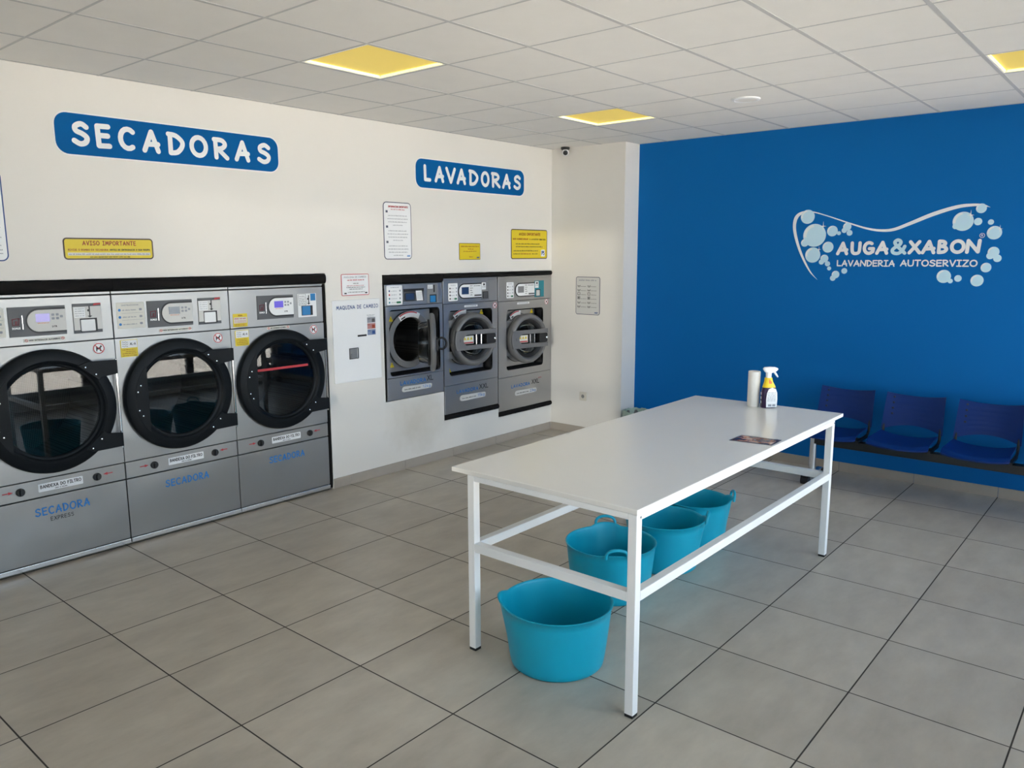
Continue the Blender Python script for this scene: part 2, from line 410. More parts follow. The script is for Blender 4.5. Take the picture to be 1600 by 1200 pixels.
G = {
 'A': (.70, [ln('0,0 .36,1 .66,0'), ln('.12,.33 .66,.37')]), 'B': (.56, [ln('0,0 .02,1'), sp('.02,1 .3,.97 .44,.8 .3,.6 .02,.54'), sp('.02,.54 .35,.52 .54,.3 .38,.06 0,0')]),
 'C': (.62, [arc(.36, .5, .36, .5, 48, 305)]), 'D': (.62, [ln('0.04,0 .04,.96'), sp('-.03,1 .3,.95 .58,.66 .56,.36 .34,.06 .04,0')]),
 'E': (.54, [ln('.52,1 .0,.98 .03,0 .54,.02'), ln('.02,.52 .48,.53')]), 'F': (.52, [ln('.52,1 0,.98 .02,0'), ln('.02,.52 .44,.53')]),
 'G': (.70, [arc(.36, .5, .36, .5, 55, 320), ln('.40,.44 .70,.44 .66,.14')]), 'H': (.62, [ln('0,1 .02,0'), ln('.6,1 .62,0'), ln('.02,.5 .6,.52')]),
 'I': (.46, [ln('.23,1 .23,0'), ln('0,1 .46,1'), ln('0,0 .46,0')]), 'J': (.56, [ln('.14,1 .56,1'), sp('.38,1 .38,.2 .2,0 0,.16')]),
 'K': (.56, [ln('0,1 .02,0'), ln('.52,1 .03,.46 .56,0')]), 'L': (.48, [ln('0,1 .02,.02 .48,.02')]),
 'M': (.82, [ln('0,0 .14,1 .40,.25 .66,1 .82,0')]), 'N': (.70, [ln('0,0 .04,1 .64,.02 .70,1')]), 'O': (.74, [arc(.37, .5, .37, .5, 90, 450, 18)]),
 'P': (.52, [ln('0,0 .03,1'), sp('.0,1 .32,.98 .52,.76 .34,.5 .02,.44')]), 'Q': (.78, [arc(.37, .5, .37, .5, 90, 450, 18), ln('.45,.22 .78,-.12')]),
 'R': (.58, [ln('.04,0 .02,1'), sp('-.04,1 .34,.98 .50,.76 .34,.54 .04,.47'), ln('.16,.46 .58,0')]),
 'S': (.60, [sp('.56,.86 .34,1 .08,.86 .10,.64 .36,.52 .56,.34 .50,.1 .26,0 0,.14')]), 'T': (.64, [ln('0,1 .64,1'), ln('.32,1 .31,0')]),
 'U': (.64, [sp('0,1 .02,.3 .14,.04 .34,0 .54,.08 .62,.35 .63,1')]), 'V': (.62, [ln('0,1 .32,0 .62,1')]), 'W': (.96, [ln('0,1 .24,0 .48,.8 .72,0 .96,1')]),
 'X': (.66, [ln('0,0 .62,1'), ln('.04,1 .66,0')]), 'Y': (.60, [ln('0,1 .30,.48'), ln('.60,1 .16,0')]), 'Z': (.62, [ln('.03,1 .58,1 0,0 .62,0')]),
 '&': (.74, [sp('.72,.52 .60,.22 .38,.0 .12,.04 .04,.24 .18,.44 .44,.66 .48,.88 .32,1 .16,.86 .24,.62 .52,.28 .74,.02')]),
 '1': (.30, [ln('0,.8 .2,1 .2,0')]), '2': (.52, [sp('.02,.8 .2,1 .46,.9 .46,.66 .2,.32 0,.02'), ln('0,.02 .52,.02')]), '3': (.5, [sp('.02,.9 .3,1 .48,.8 .36,.58 .16,.54'), sp('.16,.54 .44,.48 .5,.24 .3,0 0,.1')]),
 '5': (.5, [ln('.48,1 .08,1 .04,.56'), sp('.04,.56 .3,.62 .5,.4 .42,.1 .2,0 0,.1')]), '9': (.5, [arc(.25, .72, .23, .27, 0, 360, 14), ln('.48,.72 .4,0')]),
 'k': (.42, [ln('0,1 0,0'), ln('.36,.62 .02,.3 .42,0')]), 'g': (.44, [arc(.21, .34, .2, .3, 0, 360, 12), sp('.42,.62 .42,-.1 .24,-.3 .04,-.22')]),
 'p': (.44, [ln('.02,.64 .02,-.3'), arc(.22, .34, .2, .3, 0, 360, 12)]), 'r': (.34, [ln('.02,.64 .02,0'), sp('.02,.4 .14,.6 .34,.6')]), 'o': (.44, [arc(.22, .32, .21, .31, 0, 360, 12)]),
 '-': (.36, [ln('0,.46 .36,.46')]), '.': (.1, [ln('.04,.03 .06,.03')]), ',': (.12, [ln('.08,.06 .02,-.14')]), '!': (.1, [ln('.05,1 .05,.34'), ln('.05,.03 .05,.04')]), ' ': (.34, []),
}
def stroke(b, fr, pts, w, d, caps=8):
    h = w / 2
    for (x0, y0), (x1, y1) in zip(pts, pts[1:]):
        L_ = math.hypot(x1 - x0, y1 - y0)
        if L_ < 1e-9: continue
        nx, ny = -(y1 - y0) / L_ * h, (x1 - x0) / L_ * h
        b.poly(fr, [(x0 - nx, y0 - ny), (x1 - nx, y1 - ny), (x1 + nx, y1 + ny), (x0 + nx, y0 + ny)], d)
    if caps:
        for p in pts: b.poly(fr, circ(p[0], p[1], h, caps), d)
def text_width(s, gap): return sum(G[c][0] + gap for c in s) - gap
def text(b, fr, s, a0, a1, b0, b1, weight=0.15, d=0.0, gap=0.26, caps=8, rise=None):
    """letters filling a0..a1 by b0..b1, cap height = b1-b0; stays inside the box"""
    H = b1 - b0; w = weight * H
    k = (a1 - a0 - w) / max(1e-6, text_width(s, gap)); hh = H - w; x = a0 + w / 2
    for c in s:
        wd, st = G[c]
        for pl in st: stroke(b, fr, [(x + p[0] * k, b0 + w / 2 + p[1] * hh) for p in pl], w, d, caps)
        x += (wd + gap) * k
    b.flat = True
    return b
def lines(b, fr, a0, a1, bb, h, seed, d=0.0, words=None):
    """a line of print too small to read: word-long dashes of letter ticks"""
    R = random.Random(seed); x = a0; b.flat = True
    while x < a1 - h * 0.6:
        wl = min(a1 - x, h * R.uniform(1.4, 4.6)); n = max(1, int(wl / (h * 0.62)))
        for i in range(n):
            xa = x + i * wl / n; q = R.random()
            b.poly(fr, [(xa, bb), (xa + wl / n * 0.66, bb), (xa + wl / n * 0.66, bb + h * (0.62 + 0.38 * q)), (xa, bb + h * (0.62 + 0.38 * q))], d)
        x += wl + h * 0.55
    return b

# ------------------------------------------------------------------ room shell
X0 = -5.09; YB = 6.92; YC = 6.665; XC = -4.20; ZC = 2.94
XR = WIN_X; YK = BACK_Y
b = B(); b.box(-6.35, XR + 0.15, YK - 0.15, YB + 0.15, -0.12, 0.0); struct('floor', b, 'floor')

# suspended ceiling: tiles and tee bars in one mesh, real openings for the light panels
CX0, CY0, CT, CTY = -2.1291, 3.3559, 0.58707, 0.59056
def cx(k): return CX0 + CT * k
def cyy(k): return CY0 + CTY * k
LIGHTS = [(-3, -1), (-3, 3), (2, 3)]
b = B()
i0 = math.floor((-6.35 - CX0) / CT); i1 = math.ceil((XR + .15 - CX0) / CT); j0 = math.floor((YK - .15 - CY0) / CTY); j1 = math.ceil((YB + .15 - CY0) / CTY)
for i in range(i0, i1):
    for j in range(j0, j1):
        if (i, j) in LIGHTS: continue
        x0, x1 = max(cx(i), -6.35), min(cx(i + 1), XR + .15); y0, y1 = max(cyy(j), YK - .15), min(cyy(j + 1), YB + .15)
        b.box(x0, x1, y0, y1, ZC, ZC + 0.02)
b.mi = 1
TB = 0.011
for i in range(i0 + 1, i1): b.box(cx(i) - TB, cx(i) + TB, YK, YB, ZC - 0.0015, ZC + 0.004)
for j in range(j0 + 1, j1): b.box(X0, XR, cyy(j) - TB * .55, cyy(j) + TB * .55, ZC - 0.0012, ZC + 0.003)
b.mi = 0
b.box(-6.35, XR + .15, YK - .15, YB + .15, ZC + 0.12, ZC + 0.16)
struct('ceiling', b, ['ceiling_tile', 'ceiling_bar'])

# machine wall with the openings the machines stand in
TW = 0.12
b = B()
def wl(y0, y1, z0, z1): b.box(X0 - TW, X0, y0, y1, z0, z1)
wl(YK, 1.325, 0, ZC); wl(1.325, 3.765, 1.735, ZC); wl(3.765, 4.342, 0, ZC); wl(4.342, YB, 1.710, ZC)
wl(4.342, 5.042, 0, 0.628); wl(5.042, 5.804, 0, 0.352); wl(5.804, 6.672, 0, 0.262); wl(6.672, YB, 0, 1.710)
struct('wall_left', b, 'white_wall')
b = B(); b.box(-6.35, -6.25, YK - .15, YB + .15, 0, ZC); struct('wall_leak_block', b, 'white_plain')  # unseen wall behind the machines, added to keep outside light from leaking in
b = B(); b.box(-6.25, X0 - TW, YB, YB + .12, 0, ZC); b.box(-6.25, X0, YK - .12, YK, 0, ZC); struct('wall_leak_block_end', b, 'white_plain')  # unseen ends of that enclosure, added against the same light leak
b = B(); b.box(X0 - TW, XR + .15, YB, YB + 0.15, 0, ZC); struct('wall_far', b, 'blue_wall')
b = B(); b.box(X0, XC, YC, YB, 0, ZC); struct('trim_1', b, 'white_plain')       # boxed-out corner

# glazed shop fronts: right side and behind the camera
def shopfront(tagname, along_y, pos, u0, u1, n, solid):
    fr = (lambda u0_, u1_, z0, z1, t=0.06: b.box(pos, pos + t, u0_, u1_, z0, z1)) if along_y else (lambda u0_, u1_, z0, z1, t=0.06: b.box(u0_, u1_, pos - t, pos, z0, z1))
    b = B()
    for (s0, s1, z0, z1) in solid: fr(s0, s1, z0, z1, 0.15)
    struct('wall_' + tagname, b, 'white_plain')
    for k in range(n):
        a0 = u0 + (u1 - u0) * k / n; a1 = u0 + (u1 - u0) * (k + 1) / n
        b = B(); t = 0.05
        for q in ((a0, a0 + t, 0.12, 2.66), (a1 - t, a1, 0.12, 2.66), (a0 + t, a1 - t, 0.12, 0.20), (a0 + t, a1 - t, 2.58, 2.66), (a0 + t, a1 - t, 0.92, 0.97)): fr(*q)
        w = struct('window_%d' % (shopfront.n), b, 'frame_metal'); shopfront.n += 1
        b = B(); fr_ = (lambda a, c, z0, z1: b.box(pos + .026, pos + .034, a, c, z0, z1)) if along_y else (lambda a, c, z0, z1: b.box(a, c, pos - .034, pos - .026, z0, z1))
        fr_(a0 + t, a1 - t, 0.20, 0.92); fr_(a0 + t, a1 - t, 0.97, 2.58)
        g = obj('pane', b, 'shop_glass', w)
shopfront.n = 1
shopfront('right', True, XR, 1.3, 6.88, 4, [(YK - .15, 1.3, 0, ZC), (6.88, YB, 0, ZC), (1.3, 6.88, 0, 0.12), (1.3, 6.88, 2.66, ZC)])
shopfront('back', False, YK, -2.6, 0.2, 2, [(X0 - TW, -2.6, 0, ZC), (0.2, XR + .15, 0, ZC), (-2.6, 0.2, 0, 0.12), (-2.6, 0.2, 2.66, ZC)])
b = B(); b.box(XR + .15, XR + .45, YK - 1.75, YB + .5, 2.80, 2.88); b.box(-6.5, XR + .15, YK - 1.75, YK - .15, 2.80, 2.88); struct('sun_block_roof', b, 'white_plain')  # unseen canopy, added to keep the high sun off the shop glass
b = B(); b.box(XR + .2, XR + 30, YK - 30, YB + 20, -0.17, -0.13); b.box(-25, XR + .2, YK - 30, YK - .2, -0.17, -0.13); struct('ground_pavement', b, 'pavement')  # unseen ground outside, added to bounce daylight up into the room

# porcelain skirting, 8 cm, joints in line with the floor
def skirting(name, segs):
    b = B()
    for q in segs: b.box(*q)
    struct(name, b, 'skirting', bevel=0.0015)
gy = [1.5079 + 0.60618 * k for k in range(-8, 10)]; gx = [-4.5103 + 0.59905 * k for k in range(-2, 11)]
def cuts(g, a, c): p = [a] + [q for q in g if a + .01 < q < c - .01] + [c]; return list(zip(p, p[1:]))
skirting('baseboard_left', [(X0, X0 + .010, y0 + .0012, y1 - .0012, 0, .08) for y0, y1 in cuts(gy, 3.768, YC - .011) + cuts(gy, YK, 1.32)])
skirting('baseboard_column', [(x0 + .0012, x1 - .0012, YC - .010, YC, 0, .08) for x0, x1 in cuts(gx, X0 + .011, XC)] + [(XC, XC + .010, YC - .01, YB - .012, 0, .08)])
skirting('baseboard_far', [(x0 + .0015, x1 - .0015, YB - .010, YB, 0, .08) for x0, x1 in cuts(gx, XC + .011, XR)])

# ------------------------------------------------------------------ ceiling fittings
def ceiling_light(i, j, label):
    x0, x1, y0, y1 = cx(i) + TB, cx(i + 1) - TB, cyy(j) + TB, cyy(j + 1) - TB
    t = thing('ceiling_light', label, 'ceiling light', ((x0 + x1) / 2, (y0 + y1) / 2, ZC), 'yellow ceiling panels')
    b = B(); b.frame(HZ(ZC), [(x0 - .004, y0 - .004), (x1 + .004, y0 - .004), (x1 + .004, y1 + .004), (x0 - .004, y1 + .004)], [(x0 + .008, y0 + .008), (x1 - .008, y0 + .008), (x1 - .008, y1 - .008), (x0 + .008, y1 - .008)], 0.0, 0.030)
    obj('frame', b, 'white', t)
    b = B(); b.rect(HZ(ZC), x0 + .008, y0 + .008, x1 - .008, y1 - .008, 0.016, 0.024); obj('diffuser', b, 'lamp_panel', t)
    for q in ((x0 + .009, x0 + .015, y0 + .02, y1 - .02), (x1 - .015, x1 - .009, y0 + .02, y1 - .02), (x0 + .02, x1 - .02, y0 + .009, y0 + .015), (x0 + .02, x1 - .02, y1 - .015, y1 - .009)):
        b = B(); b.box(*q, ZC + .003, ZC + .014); obj('light_strip', b, 'lamp_strip', t)
ceiling_light(*LIGHTS[0], 'large square yellow light panel in the ceiling nearest the camera, above the change machine')
ceiling_light(*LIGHTS[1], 'smaller looking yellow light panel in the ceiling near the white corner column')
ceiling_light(*LIGHTS[2], 'yellow ceiling light panel above the logo, cut by the right edge')

t = thing('ceiling_speaker', 'flat round white disc fitting in a ceiling tile in front of the blue wall', 'ceiling speaker', (-2.447, 5.43, ZC))
b = B(); b.lathe(HZ(ZC - .001), -2.447, 5.43, [(0.098, 0.0), (0.096, -0.008), (0.080, -0.012), (0.074, -0.008)], 40); obj('rim', b, 'white', t, smooth=True)
b = B(); b.disc(HZ(ZC), -2.447, 5.43, 0.074, -0.008, -0.002, 40); obj('grille', b, 'ceiling_tile', t)

t = thing('security_camera', 'small black and white security camera under the ceiling by the white corner column', 'security camera', (-4.86, 6.585, ZC))
b = B(); b.lathe(HZ(ZC - .004), -4.86, 6.585, [(0.044, 0.0), (0.044, -0.018), (0.036, -0.026)], 28, cap0=True, cap1=True); obj('mount', b, 'black', t, smooth=True)
def ball(b, c, r, n=20, m=12, d0=0.0):
    rows = [[Vector(c) + Vector((r * math.sin(PI * i / m) * math.cos(2 * PI * j / n), r * math.sin(PI * i / m) * math.sin(2 * PI * j / n), r * math.cos(PI * i / m))) for j in range(n + 1)] for i in range(m + 1)]
    b.grid(rows); bmesh.ops.remove_doubles(b.bm, verts=b.bm.verts[:], dist=1e-5)
b = B(); ball(b, (-4.86, 6.585, ZC - .052), .036); obj('housing', b, 'black', t, smooth=True, angle=60)
cd = Vector((0.62, -0.72, -0.32)).normalized(); ca_ = cd.cross(Vector((0, 0, 1))).normalized() * -1; cb_ = cd.cross(ca_) 
fr = TILT(Vector((-4.86, 6.585, ZC - .052)), ca_, cb_, cd)
b = B(); b.lathe(fr, 0, 0, [(0.0335, 0.006), (0.036, 0.018), (0.026, 0.030), (0.024, 0.026)], 28); obj('trim_ring', b, 'white', t, smooth=True)
b = B(); b.lathe(fr, 0, 0, [(0.024, 0.020), (0.022, 0.034), (0.010, 0.040)], 24, cap1=True); obj('lens', b, 'black', t, smooth=True)

t = thing('wall_outlet', 'single beige power socket low on the white corner column', 'power outlet', (-4.66, YC, .36))
b = B(); b.rect(BW(YC), -4.705, .362, -4.617, .452, 0, .010, .006); obj('cover_plate', b, 'outlet', t, bevel=.002)
b = B(); b.frame(BW(YC), circ(-4.661, .407, .023, 24), circ(-4.661, .407, .020, 24), .010, .013); obj('socket_rim', b, 'outlet', t)
b = B(); b.disc(BW(YC), -4.661, .407, .020, .0098, .0106, 24); obj('socket', b, 'mid_grey', t)
for q in (-.009, .009):
    b = B(); b.disc(BW(YC), -4.661 + q, .407, .003, .0104, .0112, 10); obj('pin_hole', b, 'black', t)

# ------------------------------------------------------------------ signs
def letter_sign(word, a0, b0, a1, b1, boxes, z_of, label):
    t = thing('wall_sign', label, 'sign', (X0, (a0 + a1) / 2, b0))
    fr = LW(X0)
    b = B(); b.rect(fr, a0 - .008, b0 - .008, a1 + .008, b1 + .008, 0.0005, .003, .078, 8); obj('backing', b, 'white', t)
    b = B(); b.rect(fr, a0, b0, a1, b1, .003, .006, .07, 8); obj('panel', b, 'blue', t)
    for c, (x0, x1) in zip(word, boxes):
        b = B(); text(b, fr, c, x0, x1, z_of[0], z_of[1], .21, .0075, caps=12); obj('letter', b, 'white', t)
letter_sign('SECADORAS', 1.905, 2.468, 3.395, 2.704, [(1.992, 2.100), (2.128, 2.224), (2.262, 2.372), (2.408, 2.532), (2.572, 2.694), (2.722, 2.854), (2.890, 3.006), (3.046, 3.172), (3.222, 3.337)], (2.516, 2.663), 'long blue wall sign reading SECADORAS above the dryers')
letter_sign('LAVADORAS', 4.747, 2.448, 6.203, 2.690, [(4.836, 4.925), (4.966, 5.089), (5.101, 5.234), (5.242, 5.370), (5.404, 5.536), (5.566, 5.688), (5.716, 5.845), (5.870, 6.001), (6.039, 6.155)], (2.500, 2.646), 'blue wall sign reading LAVADORAS above the washing machines')

def notice(name, fr, box, edge, face, label, r=.014, ew=.010, org=None):
    a0, b0, a1, b1 = box
    t = thing(name, label, 'notice', fr((a0 + a1) / 2, b0, 0))
    b = B(); b.rect(fr, a0, b0, a1, b1, .0005, .0030, r); obj('border', b, edge, t)
    b = B(); b.rect(fr, a0 + ew, b0 + ew, a1 - ew, b1 - ew, .0030, .0036, max(.002, r - ew)); obj('panel', b, face, t)
    return t
D_T = .0046
F0 = LW(X0)
t = notice('warning_notice', F0, (1.892, 1.851, 2.431, 1.981), 'dark_edge', 'yellow', 'wide low yellow notice above the dryers headed AVISO IMPORTANTE', .022, .008)
b = B(); text(b, F0, 'AVISO IMPORTANTE', 2.000, 2.322, 1.936, 1.964, .17, D_T, .3); text(b, F0, 'REVISE O BOMBO DA SECADORA', 1.916, 2.148, 1.904, 1.916, .17, D_T, .3, 4); obj('heading', b, 'brown_ink', t)
b = B(); text(b, F0, 'ANTES DE INTRODUCIR A SUA ROUPA', 2.158, 2.408, 1.904, 1.916, .17, D_T, .3, 4); lines(b, F0, 2.04, 2.28, 1.863, .007, 3, D_T); obj('lettering', b, 'black_ink', t)
b = B(); b.rect(F0, 1.914, 1.876, 2.410, 1.893, .0036, .0040); obj('text_box', b, 'cream', t)
b = B(); lines(b, F0, 1.920, 2.404, 1.880, .008, 4, .0050); obj('small_print', b, 'grey_ink', t)

t = notice('information_notice', F0, (4.372, 1.836, 4.682, 2.310), 'slate_edge', 'white', 'tall white notice with red heading above the open washing machine', .035, .007)
b = B(); text(b, F0, 'INFORMACION IMPORTANTE', 4.425, 4.645, 2.264, 2.280, .2, D_T, .3, 4); lines(b, F0, 4.455, 4.610, 2.246, .009, 7, D_T); obj('heading', b, 'red_ink', t)
b = B()
for k, (w0, w1) in enumerate(((.05, .05), (.04, .04), (.05, .05), (.1, .1))):
    for base in (2.195, 2.070, 1.945): lines(b, F0, 4.372 + w0, 4.682 - w1, base - k * .026, .008, int(base * 100) + k, D_T)
obj('lettering', b, 'grey_ink', t)
b = B()
for z in (2.222, 2.098, 1.972): b.rect(F0, 4.398, z, 4.420, z + .018, .0036, .0044)
obj('icon', b, 'slate_edge', t)
b = B(); text(b, F0, 'A&X', 4.622, 4.662, 1.858, 1.874, .24, D_T, .1, 4); obj('logo', b, 'blue_ink', t)

t = notice('warning_notice', F0, (5.268, 1.827, 5.553, 1.980), 'dark_edge', 'yellow', 'smallest yellow notice on the wall, above the middle washing machine', .008, .004)
b = B()
for k, (a, c, h) in enumerate(((5.292, 5.534, .010), (5.385, 5.46, .009), (5.32, 5.50, .007), (5.40, 5.45, .009))): lines(b, F0, a, c, (1.945, 1.922, 1.902, 1.850)[k], h, 20 + k, D_T)
obj('lettering', b, 'brown_ink', t)
b = B(); text(b, F0, 'A&X', 5.500, 5.540, 1.840, 1.856, .24, D_T, .1, 4); obj('logo', b, 'navy_ink', t)

t = notice('warning_notice', F0, (6.006, 1.830, 6.586, 2.124), 'dark_edge', 'yellow', 'largest yellow notice, with a P5 box, above the washing machine by the corner', .022, .009)
b = B(); text(b, F0, 'AVISO IMPORTANTE', 6.125, 6.470, 2.062, 2.090, .17, D_T, .3); text(b, F0, 'NON SOBRECARGAR', 6.030, 6.270, 2.018, 2.036, .22, D_T, .3, 4); lines(b, F0, 6.15, 6.32, 1.876, .011, 33, D_T); obj('heading', b, 'brown_ink', t)
b = B(); text(b, F0, 'A LAVADORA', 6.290, 6.440, 2.019, 2.035, .18, D_T, .3, 4); lines(b, F0, 6.455, 6.56, 2.019, .016, 35, D_T)
for k, (a, c, z) in enumerate(((6.075, 6.46, 1.975), (6.075, 6.51, 1.947), (6.04, 6.43, 1.907), (6.04, 6.14, 1.876), (6.335, 6.43, 1.876))): lines(b, F0, a, c, z, .011, 40 + k, D_T)
obj('lettering', b, 'black_ink', t)
b = B(); b.rect(F0, 6.482, 1.855, 6.545, 1.922, .0036, .0042, .008); obj('number_box', b, 'white', t)
b = B(); text(b, F0, 'P5', 6.490, 6.538, 1.866, 1.912, .2, .0052, .2); obj('number', b, 'navy_ink', t)

t = notice('change_machine_notice', F0, (3.918, 1.552, 4.198, 1.724), 'red_ink', 'white', 'small red framed notice above the change machine', .012, .005)
b = B(); text(b, F0, 'MAQUINA DE CAMBIO', 3.945, 4.170, 1.692, 1.707, .14, D_T, .3, 4); obj('heading', b, 'grey_ink', t)
for k, (a, c, z, h) in enumerate(((3.978, 4.148, 1.671, .010), (3.97, 4.15, 1.628, .006))):
    b = B(); lines(b, F0, a, c, z, h, 51 + k, D_T); obj('red_print', b, 'red_ink', t)
b = B()
for k, (a, c, z) in enumerate(((4.035, 4.09, 1.645), (3.968, 4.155, 1.614), (3.995, 4.13, 1.600), (3.98, 4.15, 1.576))): lines(b, F0, a, c, z, .007, 54 + k, D_T)
for q in (3.945, 4.155): b.rect(F0, q, 1.566, q + .022, 1.576, .0036, .0044)
obj('lettering', b, 'black_ink', t)

t = notice('information_notice', F0, (1.285, 1.845, 1.602, 2.345), 'navy_ink', 'white', 'white notice with rounded navy border cut by the left edge of the photo', .035, .007)
b = B()
for k, z in enumerate((2.25, 2.14, 2.03, 1.975, 1.93, 1.905, 1.885)): lines(b, F0, 1.31, 1.575, z, .008, 60 + k, D_T)
obj('lettering', b, 'grey_ink', t)

FC = BW(YC)
t = notice('laundry_guide_notice', FC, (-4.768, 1.262, -4.470, 1.648), 'slate_edge', 'pale_grey', 'grey notice of laundry symbols on the white corner column', .022, .006)
b = B(); lines(b, FC, -4.728, -4.51, 1.606, .017, 70, D_T); obj('heading', b, 'grey_ink', t)
b = B()
for k in range(6):
    z = 1.545 - k * .042
    for c in (-4.745, -4.62):
        if k in (2, 3): b.frame(FC, rrect(c, z, c + .032, z + .028), rrect(c + .004, z + .004, c + .028, z + .024), .0036, .0044)
        else:
            for q in ([(c, z + .018), (c + .006, z), (c + .028, z), (c + .034, z + .018)], [(c + .004, z + .010), (c + .030, z + .010)]): stroke(b, FC, q, .004, .0044, 0)
        if k == 3: b.poly(FC, circ(c + .016, z + .014, .008, 12), .0044)
        lines(b, FC, c + .042, c + .112, z + .002, .006, 80 + k, .0046)
b.flat = False
obj('symbol', b, 'black_ink', t)
b = B(); text(b, FC, 'A&X', -4.535, -4.490, 1.278, 1.294, .26, D_T, .1, 4); obj('logo', b, 'navy_ink', t)

# the vinyl logo on the blue wall
FB = BW(YB)
t = thing('wall_logo', 'white and pale blue laundry logo with bubbles and lettering on the blue wall', 'wall logo', (-1.85, YB, 1.65))
SW = [(-2.399, 1.651, .0011), (-2.468, 1.724, .0117), (-2.542, 1.854, .0191), (-2.595, 1.985, .0233), (-2.622, 2.103, .0265), (-2.607, 2.187, .0300), (-2.549, 2.225, .0191), (-2.465, 2.224, .0095), (-2.354, 2.191, .0085), (-2.252, 2.155, .0095), (-2.163, 2.123, .0106), (-2.028, 2.078, .0148), (-1.92, 2.058, .0191), (-1.816, 2.062, .0233), (-1.695, 2.107, .0265), (-1.536, 2.173, .0297), (-1.381, 2.221, .0265), (-1.279, 2.233, .0212), (-1.198, 2.229, .0148), (-1.147, 2.211, .0011)]
pts = []
for i in range(len(SW) - 1):
    p0, p1, p2, p3 = SW[max(i - 1, 0)], SW[i], SW[i + 1], SW[min(i + 2, len(SW) - 1)]
    for k in range(6):
        q = k / 6; pts.append(tuple(0.5 * (2 * p1[c] + (p2[c] - p0[c]) * q + (2 * p0[c] - 5 * p1[c] + 4 * p2[c] - p3[c]) * q * q + (3 * p1[c] - p0[c] - 3 * p2[c] + p3[c]) * q ** 3) for c in range(3)))
pts.append(SW[-1])
b = B(); L_, R_ = [], []
for i, p in enumerate(pts):
    a, c = pts[max(i - 1, 0)], pts[min(i + 1, len(pts) - 1)]; dx, dy = c[0] - a[0], c[1] - a[1]; n = math.hypot(dx, dy); h = p[2] / 2
    L_.append((p[0] - dy / n * h, p[1] + dx / n * h)); R_.append((p[0] + dy / n * h, p[1] - dx / n * h))
for i in range(len(pts) - 1): b.prism(FB, [R_[i], R_[i + 1], L_[i + 1], L_[i]], .0005, .0020)
obj('swoosh', b, 'white', t)
BUB = [(-2.511, 2.186, 0.0596), (-2.524, 1.965, 0.0327), (-2.444, 2.028, 0.0968), (-2.296, 2.061, 0.0442), (-2.241, 2.042, 0.0163), (-2.199, 2.064, 0.0212), (-2.177, 2.094, 0.0335), (-2.155, 2.043, 0.0235), (-2.325, 1.927, 0.0458), (-2.45, 1.861, 0.0649), (-2.372, 1.802, 0.0219), (-2.349, 1.831, 0.0333), (-2.32, 1.787, 0.0217), (-2.304, 1.748, 0.0166), (-2.269, 1.666, 0.0229), (-2.248, 1.697, 0.0317), (-2.178, 1.728, 0.0238), (-1.37, 2.076, 0.0209), (-1.321, 2.113, 0.0720), (-1.206, 2.206, 0.036), (-1.22, 2.108, 0.0275), (-1.135, 2.102, 0.020), (-1.106, 2.023, 0.0500), (-1.119, 1.852, 0.026), (-1.1, 1.88, 0.039), (-1.071, 1.833, 0.0275), (-1.14, 1.764, 0.036), (-1.422, 1.693, 0.0510), (-1.374, 1.658, 0.0180), (-1.322, 1.679, 0.0255), (-1.192, 1.665, 0.0445)]
for i, (x, z, r) in enumerate(BUB):
    b = B(); b.disc(FB, x, z, r, .0005, .0022 + .0004 * (i % 3), 32)
    o = obj('bubble', b, 'pale_blue', t)
    if r > .03:
        b = B(); d = .0030 + .0004 * (i % 3)
        o1 = arc(x, z, r * .93, r * .93, 100, 190, 10); o2 = arc(x + r * .10, z - r * .06, r * .80, r * .80, 190, 100, 10)
        b.poly(FB, o1 + o2, d); b.flat = True; obj('glint', b, 'bubble_glint', o)
for x, z, r in ((-2.374, 2.103, .042), (-1.273, 2.158, .040), (-2.398, 1.908, .028), (-1.072, 2.051, .030)):
    b = B(); s = []
    for k in range(8):
        rr = (r if k % 4 == 0 else r * .8) if k % 2 == 0 else r * .13
        a = PI / 2 + k * PI / 4; s.append((x + rr * .8 * math.cos(a), z + rr * math.sin(a)))
    b.prism(FB, s, .003, .0042); obj('sparkle', b, 'white', t)
for c, (x0, x1) in zip('AUGAXABON', [(-2.254, -2.150), (-2.140, -2.050), (-2.042, -1.944), (-1.942, -1.836), (-1.697, -1.596), (-1.600, -1.490), (-1.486, -1.404), (-1.397, -1.288), (-1.290, -1.183)]):
    q = (x0 + 2.254) / 1.07; b = B(); text(b, FB, c, x0, x1, 1.858 + .010 * q, 1.972 + .008 * q, .235, .0034, caps=12); obj('letter', b, 'white', t)
b = B(); text(b, FB, '&', -1.830, -1.704, 1.859, 1.992, .20, .0040, caps=12); obj('ampersand', b, 'pale_blue', t)
for wd_, p0_, p1_ in (('LAVANDERIA', -2.243, -1.783), ('AUTOSERVIZO', -1.746, -1.197)):
    b = B(); text(b, FB, wd_, p0_, p1_, 1.765 + (p0_ + 2.243) * .006, 1.820 + (p0_ + 2.243) * .006, .19, .0034, .2); obj('strapline_lettering', b, 'white', t)
b = B(); b.frame(FB, circ(-1.184, 2.004, .018, 20), circ(-1.184, 2.004, .0145, 20), .001, .003); text(b, FB, 'R', -1.190, -1.177, 1.996, 2.012, .2, .0034, caps=4); b.flat = False; obj('registered_mark', b, 'white', t)

